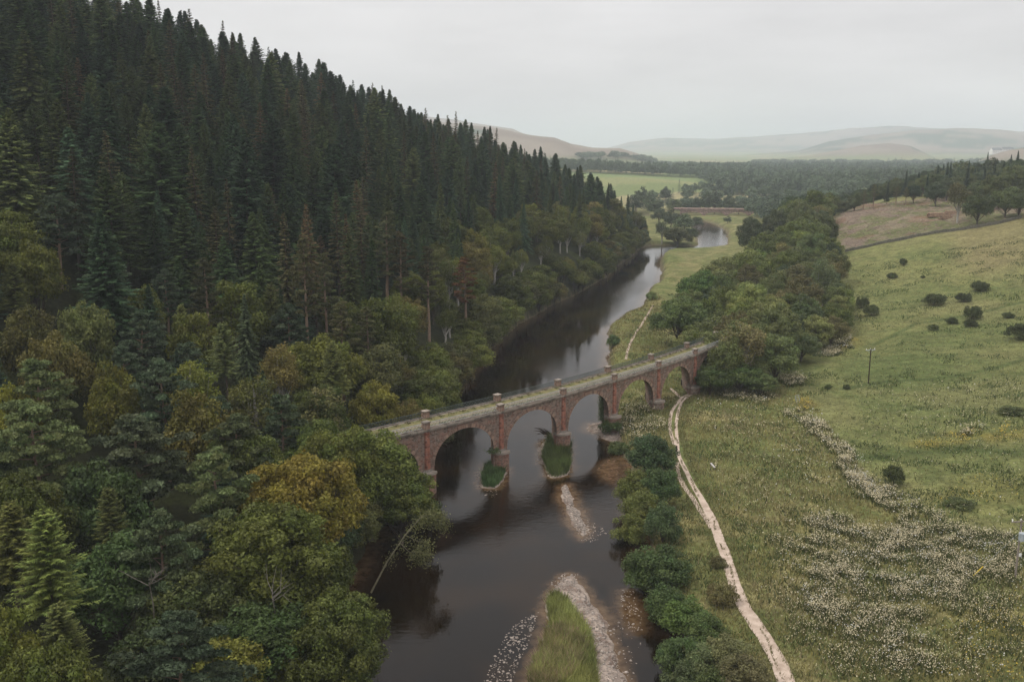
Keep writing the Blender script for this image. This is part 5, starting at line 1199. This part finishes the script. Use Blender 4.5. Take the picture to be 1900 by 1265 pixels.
def leaning_tree():
    bx, by = unproj(688, 1092, 1.5); root = empty('leaning_tree', (bx, by, 1.0), label='pale leaning tree arching out low over the river', cat='tree'); rng = np.random.default_rng(5)
    tipx, tipy, _ = 0, 0, 0
    def at(px, py, Y): d = px_dir(px, py); t = Y/d[1]; return np.array([d[0]*t-bx, Y-by, CAM_H+d[2]*t-1.0])
    st = [np.zeros(3), at(718, 1042, by+2.2), at(752, 992, by+4.6), at(782, 958, by+6.6), at(806, 952, by+7.6), at(828, 968, by+8.0)]
    b1 = [st[2]*.7+st[1]*.3, at(760, 1024, by+4), at(798, 1026, by+4.4)]; b2 = [st[2], at(775, 1004, by+5), at(796, 1008, by+5.2)]
    tv, tf = join_tubes([tube_np(st, [.13, .10, .08, .06, .045, .02], 7), tube_np(b1, [.08, .06, .02], 5), tube_np(b2, [.06, .05, .02], 5)])
    link('trunk', raw_mesh('trunk', tv, tf, [BARK2], smooth=True), root)
    C = []
    for line, n, spd in ((st[1:], 900, .35), (st[3:], 1500, .5), (b1[1:], 800, .45), (b2[1:], 500, .4)):
        L = np.array(line); t = rng.uniform(0, len(L)-1.001, n); i = t.astype(int); p = L[i]+(L[i+1]-L[i])*(t-i)[:, None]; p += rng.normal(0, spd, (n, 3)); p[:, 2] -= rng.random(n)**1.5*(1.3 if line is not st else .3); C.append(p)
    C = np.concatenate(C); V, T = leaves(C, rng.normal(0, 1, C.shape), .13, rng, .8)
    cr_ = link('crown', raw_mesh('crown', V, T, [LEAF], {'tint': ('FLOAT', np.repeat(rng.uniform(.7, 1.4, len(C)), 3)), 'hue': ('FLOAT', np.full(len(V), .5))}), root); cr_.color = (.12, .13, .05, 1)
leaning_tree()
def dead_tree(px, py, h, Yp, label, seed, stem):
    """bare pale limbs sticking out of the canopy, rooted in the ground below"""
    q = ray_hit(px, py, stem); X, Y, Z = q; root = empty('dead_tree', (X, Y, Z), label=label, cat='dead tree'); rng = np.random.default_rng(seed)
    tubes = [tube_np([(0, 0, 0), (.2, 0, stem*.6), (.1, -.3, stem-h)], [.07, .06, .05], 6)]
    for k in range(6):
        a_ = rng.uniform(0, 6.28); s = np.array([.1, -.3, stem-h+rng.uniform(-1, .3)]); m1 = s+[cos(a_)*1.1, sin(a_)*1.1-.4, rng.uniform(.5, 1.3)]; e = m1+[cos(a_+rng.normal(0, .6))*1.2, sin(a_)*1.0, rng.uniform(.2, 1.5)]
        tubes.append(tube_np([s, m1, e], [.045, .03, .01], 5)); tubes.append(tube_np([m1, m1+rng.normal(0, .6, 3)+[0, 0, .8]], [.04, .012], 4))
    tv, tf = join_tubes(tubes); link('trunk', raw_mesh('trunk', tv, tf, [plain_mat('dead_wood', (.11,.10,.08), (.19,.17,.14), 3)], smooth=True), root)
dead_tree(272, 1020, 3.0, 60, 'bare pale dead limbs poking from the dark lower left canopy', 4, 13.5)
dead_tree(502, 1058, 2.5, 60, 'bare grey dead twigs in front of the big mid-green tree', 8, 11.5)

# ---------------------------------------------------------------- stones, grass, flowers (stuff nobody could count)
def blob_mesh(name, P, S, colr_mat, label, cat, seed, squash=.5):
    rng = np.random.default_rng(seed); n = len(P); base_ = np.array([(1, 0, 0), (.3, .95, 0), (-.8, .6, 0), (-.8, -.6, 0), (.3, -.95, 0), (0, 0, 1), (0, 0, -1)], float)
    f = np.array([(0, 1, 5), (1, 2, 5), (2, 3, 5), (3, 4, 5), (4, 0, 5), (1, 0, 6), (2, 1, 6), (3, 2, 6), (4, 3, 6), (0, 4, 6)])
    a = rng.uniform(0, 6.28, n); ca_, sa_ = np.cos(a)[:, None], np.sin(a)[:, None]; B = base_[None]*rng.uniform(.7, 1.3, (n, 7, 1)); X = B[..., 0]*ca_-B[..., 1]*sa_*.75; Yv = B[..., 0]*sa_+B[..., 1]*ca_*.75; Z = B[..., 2]*squash
    V = P[:, None, :]+np.stack([X, Yv, Z], -1)*S[:, None, None]; F = (f[None]+np.arange(n)[:, None, None]*7).reshape(-1, 3)
    o = link(name, raw_mesh(name, V.reshape(-1, 3), F, [colr_mat], {'tint': ('FLOAT', np.repeat(rng.uniform(.6, 1.25, n), 7)), 'hue': ('FLOAT', np.full(7*n, .86))})); tag(o, label, cat, None, 'stuff'); return o
def in_poly_pts(poly, n, seed):
    rng = np.random.default_rng(seed); P = np.array(poly); out_ = []
    lo, hi = P.min(0), P.max(0); q = rng.uniform(lo, hi, (n*6, 2)); k = inside(q[:, 0], q[:, 1], poly); return q[k][:n]
STONE = leaf_mat('river_stone', 0.0, .8, .3)
st_pts = [in_poly_pts(BARS[0][0], 2600, 1), in_poly_pts(BARS[1][0], 900, 2), in_poly_pts(BARS[2][0], 250, 3), in_poly_pts(BARS[3][0], 260, 4), in_poly_pts(BARS[4][0], 500, 5),
  in_poly_pts(world_poly([(895,1265),(918,1215),(945,1165),(975,1145),(1000,1135),(985,1185),(960,1235),(945,1280)]), 400, 6), in_poly_pts(world_poly([(1020,1080),(1045,1062),(1075,1065),(1070,1085),(1030,1100)]), 90, 7),
  in_poly_pts(world_poly([(1060,965),(1085,960),(1130,985),(1110,1005),(1080,1005)]), 150, 8), in_poly_pts(SHOAL, 120, 9), in_poly_pts(world_poly([(1125,1150),(1145,1150),(1200,1200),(1170,1265),(1140,1265)]), 60, 10), in_poly_pts(world_poly([(890,900),(900,895),(925,905),(920,925),(900,920)]), 60, 12)]
sp_ = np.concatenate(st_pts); sz = terrain(sp_[:, 0], sp_[:, 1]); rng = np.random.default_rng(6); ssz = rng.uniform(.06, .17, len(sp_))*np.where(rng.random(len(sp_)) < .08, 1.8, 1)
blob_mesh('river_stones', np.stack([sp_[:, 0], sp_[:, 1], np.maximum(sz, -.03)+ssz*.1], 1), ssz, STONE, 'pale stones and pebbles strewn over the gravel bars', 'stones', 11).color = (.42, .36, .31, 1)
rp_ = in_poly_pts(ROCKY, 90, 15); rz_ = np.random.default_rng(2).uniform(.25, .6, len(rp_))
blob_mesh('wet_rocks', np.stack([rp_[:, 0], rp_[:, 1], -.10-rz_*.08], 1), rz_, STONE, 'wet reddish rocks just breaking the water below the bridge', 'rocks', 12, .45).color = (.085, .048, .026, 1)
# brash and stumps on the felled hill
bp = in_poly_pts(CLEARCUT, 5200, 21); bz = terrain(bp[:, 0], bp[:, 1]); rng = np.random.default_rng(22); n = len(bp); a = rng.uniform(0, 6.28, n); L = rng.uniform(.4, 1.7, n)
d = np.stack([np.cos(a)*L, np.sin(a)*L, rng.uniform(0, .35, n)*L], 1); p0 = np.stack([bp[:, 0], bp[:, 1], bz+.1], 1); wv = np.stack([-np.sin(a), np.cos(a), np.zeros(n)], 1)*.10
V = np.stack([p0-wv, p0+wv, p0+d+wv*.4, p0+d-wv*.4, p0+[0, 0, .14], p0+d+[0, 0, .08]], 1).reshape(-1, 3); b6 = np.arange(n)[:, None]*6
F = np.concatenate([b6+np.array([[0, 1, 4]]), b6+np.array([[1, 2, 4]]), b6+np.array([[2, 5, 4]]), b6+np.array([[3, 0, 4]]), b6+np.array([[3, 4, 5]])])
o = link('felling_debris', raw_mesh('felling_debris', V, F, [STONE], {'tint': ('FLOAT', np.repeat(rng.uniform(.4, 1.4, n), 6)), 'hue': ('FLOAT', np.repeat(rng.uniform(.2, .8, n), 6))})); o.color = (.22, .165, .125, 1); tag(o, 'brash and broken branches littering the felled hillside', 'brash', None, 'stuff')

def blades(name, P, Hh, Wd, tint, hue, colr, label, cat, lean=.45, seed=1, top3=False):
    """upright leaf blades or small flat blossoms"""
    rng = np.random.default_rng(seed); n = len(P); a = rng.uniform(0, 6.28, n)
    if top3:
        u = np.stack([np.cos(a), np.sin(a), rng.normal(0, .35, n)], 1)*Wd[:, None]; v = np.stack([-np.sin(a), np.cos(a), rng.normal(0, .45, n)+.3], 1)*Wd[:, None]; C = P+np.stack([np.zeros(n), np.zeros(n), Hh], 1)
        V = np.stack([C-u, C-v*.7, C+u, C+v*.7], 1).reshape(-1, 3); T = np.arange(4*n).reshape(n, 4); k = 4
    else:
        wv = np.stack([np.cos(a), np.sin(a), np.zeros(n)], 1)*Wd[:, None]*.5; ln = rng.normal(0, lean, (n, 2))*Hh[:, None]
        V = np.stack([P-wv, P+wv, P+np.stack([ln[:, 0], ln[:, 1], Hh], 1)], 1).reshape(-1, 3); T = np.arange(3*n).reshape(n, 3); k = 3
    o = link(name, raw_mesh(name, V, T, [LEAF], {'tint': ('FLOAT', np.repeat(tint, k)), 'hue': ('FLOAT', np.repeat(hue, k))})); o.color = (*colr, 1); tag(o, label, cat, None, 'stuff'); return o
def scatter_pts(n, x0, x1, y0, y1, seed, dens):
    rng = np.random.default_rng(seed); y = y0*(y1/y0)**rng.random(n); x = rng.uniform(x0, x1, n)
    k = rng.random(n) < dens(x, y); x, y = x[k], y[k]; return x, y
def land(x, y):
    w_ = sdist(x, y, RIVER); return w_ < -.3
PTH = np.array(gpoly([(1460,1275),(1425,1195),(1378,1125),(1350,1045),(1322,965),(1288,905),(1268,865),(1254,815),(1250,765),(1268,738),(1292,726)]))
def off_path(x, y, w_): return seg_dist(x, y, PTH, False) > w_
def grass(name, colr, n, seed, hh, ww, label, region):
    x, y = scatter_pts(n, 15, 175, 62, 330, seed, region); z = terrain(x, y); k = (z > .25); x, y, z = x[k], y[k], z[k]; rng = np.random.default_rng(seed+1)
    H_ = rng.uniform(*hh, len(x)); W_ = rng.uniform(*ww, len(x))*(y/120)**.5
    nz = fbm(x, y, 3.5, seed)*1.5+.25
    return blades(name, np.stack([x, y, z-.05], 1), H_, W_, nz*rng.uniform(.75, 1.3, len(x)), fbm(x, y, 11, seed+3), colr, label, 'grass', seed=seed)
def mead(x, y):
    inp = sdist(x, y, PASTURE) > 0; wd = sdist(x, y, WOOD) > -2
    return (~inp & ~wd & land(x, y) & off_path(x, y, 1.5) & (x < 62+(y > 200)*-(y-200)*.1) ).astype(float)*sstep(.30, .6, fbm(x, y, 6, 61)+.2)
grass('meadow_grass', (.215, .200, .068), 330000, 41, (.3, .75), (.07, .16), 'tall rough grass of the riverside meadow', mead)
grass('dry_grass', (.33, .28, .15), 150000, 43, (.35, .85), (.05, .11), 'straw-coloured seeding grass among the meadow', lambda x, y: mead(x, y)*sstep(.46, .6, fbm(x, y, 9, 62)))
grass('dark_herbage', (.072, .115, .034), 300000, 45, (.25, .6), (.09, .2), 'dark green weeds in the meadow and along the path', lambda x, y: (land(x, y) & off_path(x, y, 1.3) & (sdist(x, y, WOOD) < -1)).astype(float)*sstep(.52, .66, fbm(x, y, 5, 63)+.13*np.exp(-((seg_dist(x, y, PTH, False)-3.6)/2.2)**2)))
grass('pasture_grass', (.19, .188, .068), 240000, 47, (.12, .32), (.08, .18), 'short green grass of the sloping pasture', lambda x, y: (sdist(x, y, PASTURE) > 0).astype(float)*.9)
rng = np.random.default_rng(99); n = 30000; s_ = np.r_[0, np.cumsum(np.linalg.norm(np.diff(PTH, axis=0), axis=1))]; q = rng.uniform(0, s_[-1], n)
x = np.interp(q, s_, PTH[:, 0]); y = np.interp(q, s_, PTH[:, 1]); off = rng.normal(0, 1.15, n); x = x+off; lim = .30+.55*fbm(q, np.sign(off)*9, .9, 67)*1.2; k = (np.abs(off) > lim) & (rng.random(n) < .75) | ((np.abs(off+.15*np.sin(q*.4)) < .13) & (fbm(q, q*0, 3, 70) > .5)); x, y = x[k], y[k]; z = terrain(x, y)
blades('path_edge_grass', np.stack([x, y, z], 1), rng.uniform(.12, .4, len(x)), rng.uniform(.05, .11, len(x)), rng.uniform(.8, 1.4, len(x)), rng.random(len(x)), (.175, .175, .062), 'ragged grass creeping over the footpath and along its middle', 'grass', seed=98)
# grass on the river islands
def tuft(poly, n, seed, hh, colr, label, name):
    P = in_poly_pts(poly, n, seed); z = terrain(P[:, 0], P[:, 1]); k = z > .12; P, z = P[k], z[k]; rng = np.random.default_rng(seed); n_ = len(P)
    blades(name, np.stack([P[:, 0], P[:, 1], z-.05], 1), rng.uniform(*hh, n_), rng.uniform(.05, .11, n_), rng.uniform(.6, 1.4, n_)*(fbm(P[:, 0], P[:, 1], 1.6, seed)*1.8+.1), fbm(P[:, 0], P[:, 1], 4, seed+9), colr, label, 'grass', .35, seed)
tuft(world_poly([(945,1265),(975,1205),(990,1180),(1000,1150),(1008,1120),(1026,1106),(1052,1122),(1075,1155),(1093,1180),(1102,1215),(1108,1265),(1115,1320),(940,1320)]), 36000, 51, (.4, 1.1), (.19, .215, .07), 'long green grass on the nearest river island', 'island_grass')
tuft(world_poly([(985,1240),(1010,1180),(1060,1170),(1090,1200),(1080,1250),(1030,1290),(980,1290)]), 5000, 57, (.6, 1.2), (.36, .29, .16), 'straw-coloured seed heads among the island grass', 'island_seedheads')
tuft(world_poly([(1012,878),(1006,850),(1016,820),(1035,808),(1062,812),(1064,860),(1050,886),(1028,890)]), 10000, 52, (.7, 1.6), (.13, .185, .055), 'tall reedy grass on the islet under the middle pier', 'islet_reeds')
tuft(world_poly([(897,908),(893,878),(905,862),(940,862),(936,890),(918,912)]), 7000, 53, (.6, 1.3), (.085, .15, .05), 'dark green reeds on the islet under the left pier', 'pier_reeds')
# blossoms
def blossom(name, regions, n, seed, colr, label, hgt, sz_, only=None):
    xs, ys = [], []
    for P, dn in regions:
        A = np.array(P); ar = .5*abs(np.dot(A[:, 0], np.roll(A[:, 1], 1))-np.dot(A[:, 1], np.roll(A[:, 0], 1))); q = in_poly_pts(P, int(ar*n*dn), seed+int(ar) % 97)
        if len(q) == 0: continue
        q = soft(q, seed)
        nz = fbm(q[:, 0], q[:, 1], 1.7, seed, 3); nb_ = fbm(q[:, 0], q[:, 1], 14, seed+5); k = np.random.default_rng(seed).random(len(q)) < sstep(.38, .57, nz*.62+nb_*.38)*.95 + .05; xs.append(q[k, 0]); ys.append(q[k, 1])
    x = np.concatenate(xs); y = np.concatenate(ys); x = x+np.random.default_rng(seed).normal(0, .25, len(x)); y = y+np.random.default_rng(seed+1).normal(0, .3, len(y)); k = off_path(x, y, 1.3) & land(x, y); x, y = x[k], y[k]; z = terrain(x, y); rng = np.random.default_rng(seed+2); n_ = len(x)
    blades(name, np.stack([x, y, z], 1), rng.uniform(*hgt, n_), rng.uniform(*sz_, n_)*np.clip(y/115, .9, 1.5), rng.uniform(.7, 1.2, n_), np.full(n_, .86), colr, label, 'wildflowers', seed=seed, top3=True); return x, y
fx, fy = blossom('meadowsweet_blossom', FW, 46, 71, (.70, .62, .40), 'cream meadowsweet blossom in thick drifts over the meadow', (.5, 1.05), (.035, .09))
blossom('white_umbels', [(P, d*.35) for P, d in FW], 8, 73, (.68, .67, .60), 'white cow parsley umbels dotted through the meadow', (.6, 1.1), (.05, .12))
blossom('ragwort_blossom', YW, 9, 75, (.50, .36, .05), 'yellow ragwort and buttercups in the pasture hollows', (.3, .7), (.05, .11))
rng = np.random.default_rng(76); k = rng.random(len(fx)) < .7; x, y = fx[k]+rng.normal(0, .3, k.sum()), fy[k]+rng.normal(0, .3, k.sum()); z = terrain(x, y)
blades('meadowsweet_leaves', np.stack([x, y, z-.05], 1), rng.uniform(.4, .95, len(x)), rng.uniform(.12, .28, len(x)), rng.uniform(.6, 1.3, len(x)), rng.random(len(x)), (.085, .105, .035), 'dark leafy stems below the cream blossom', 'wildflowers', seed=77)
# ivy and weeds hanging on the bridge
def weeds(name, pts, label, seed, colr, n=500, sp=.5):
    rng = np.random.default_rng(seed); C = np.concatenate([np.array(p)+rng.normal(0, 1, (n, 3))*np.array([sp, sp, sp*zs]) for p, zs in pts]); V, T = leaves(C, rng.normal(0, 1, C.shape)+[0, -.5, .5], .13, rng, .8)
    o = link(name, raw_mesh(name, V, T, [LEAF], {'tint': ('FLOAT', np.repeat(rng.uniform(.6, 1.4, len(C)), 3)), 'hue': ('FLOAT', np.full(len(V), .5))})); o.color = (*colr, 1); tag(o, label, 'plant', None, 'stuff')
weeds('cutwater_weeds', [((NP[3][0]-.8, NP[3][1]-1.2, 3.9), .5), ((NP[3][0]-1.5, NP[3][1]-1.0, 3.7), .4)], 'ferns and weeds growing on the left pier ledge', 81, (.085, .12, .045), 260, .4)
weeds('ivy_curtain', [((*(NP[5]-(NP[5]-NP[4])/14.7*1.6+SK*kk), 6.2-k*.9), 1.2) for k in range(6) for kk in (.75, .95)], 'ivy hanging inside the third arch', 82, (.06, .10, .03), 260, .35)
weeds('deck_weeds', [((*(NP[i]*(1-s)+NP[i+1]*s+SK*kk), DZ), .25) for i in range(1, 8) for s in np.linspace(.05, .95, 7) for kk in (.14, .8)], 'weeds sprouting along both edges of the bridge deck', 83, (.13, .125, .05), 45, .34)

# ---------------------------------------------------------------- haze: one closed box round the whole scene
m, t = new_mat('haze_air'); pv = N(t, 'ShaderNodeVolumePrincipled'); pv.inputs['Color'].default_value = (.85, .93, .985, 1); pv.inputs['Density'].default_value = 0.000165; pv.inputs['Anisotropy'].default_value = 0.1
o_ = N(t, 'ShaderNodeOutputMaterial'); t.links.new(pv.outputs[0], o_.inputs['Volume'])
hb = MB(); hb.box((0, 7700, 170), (32500, 15800*1.02, 350)); hz = hb.build('haze', m); tag(hz, 'pale summer haze filling the valley air', 'haze', None, 'stuff')
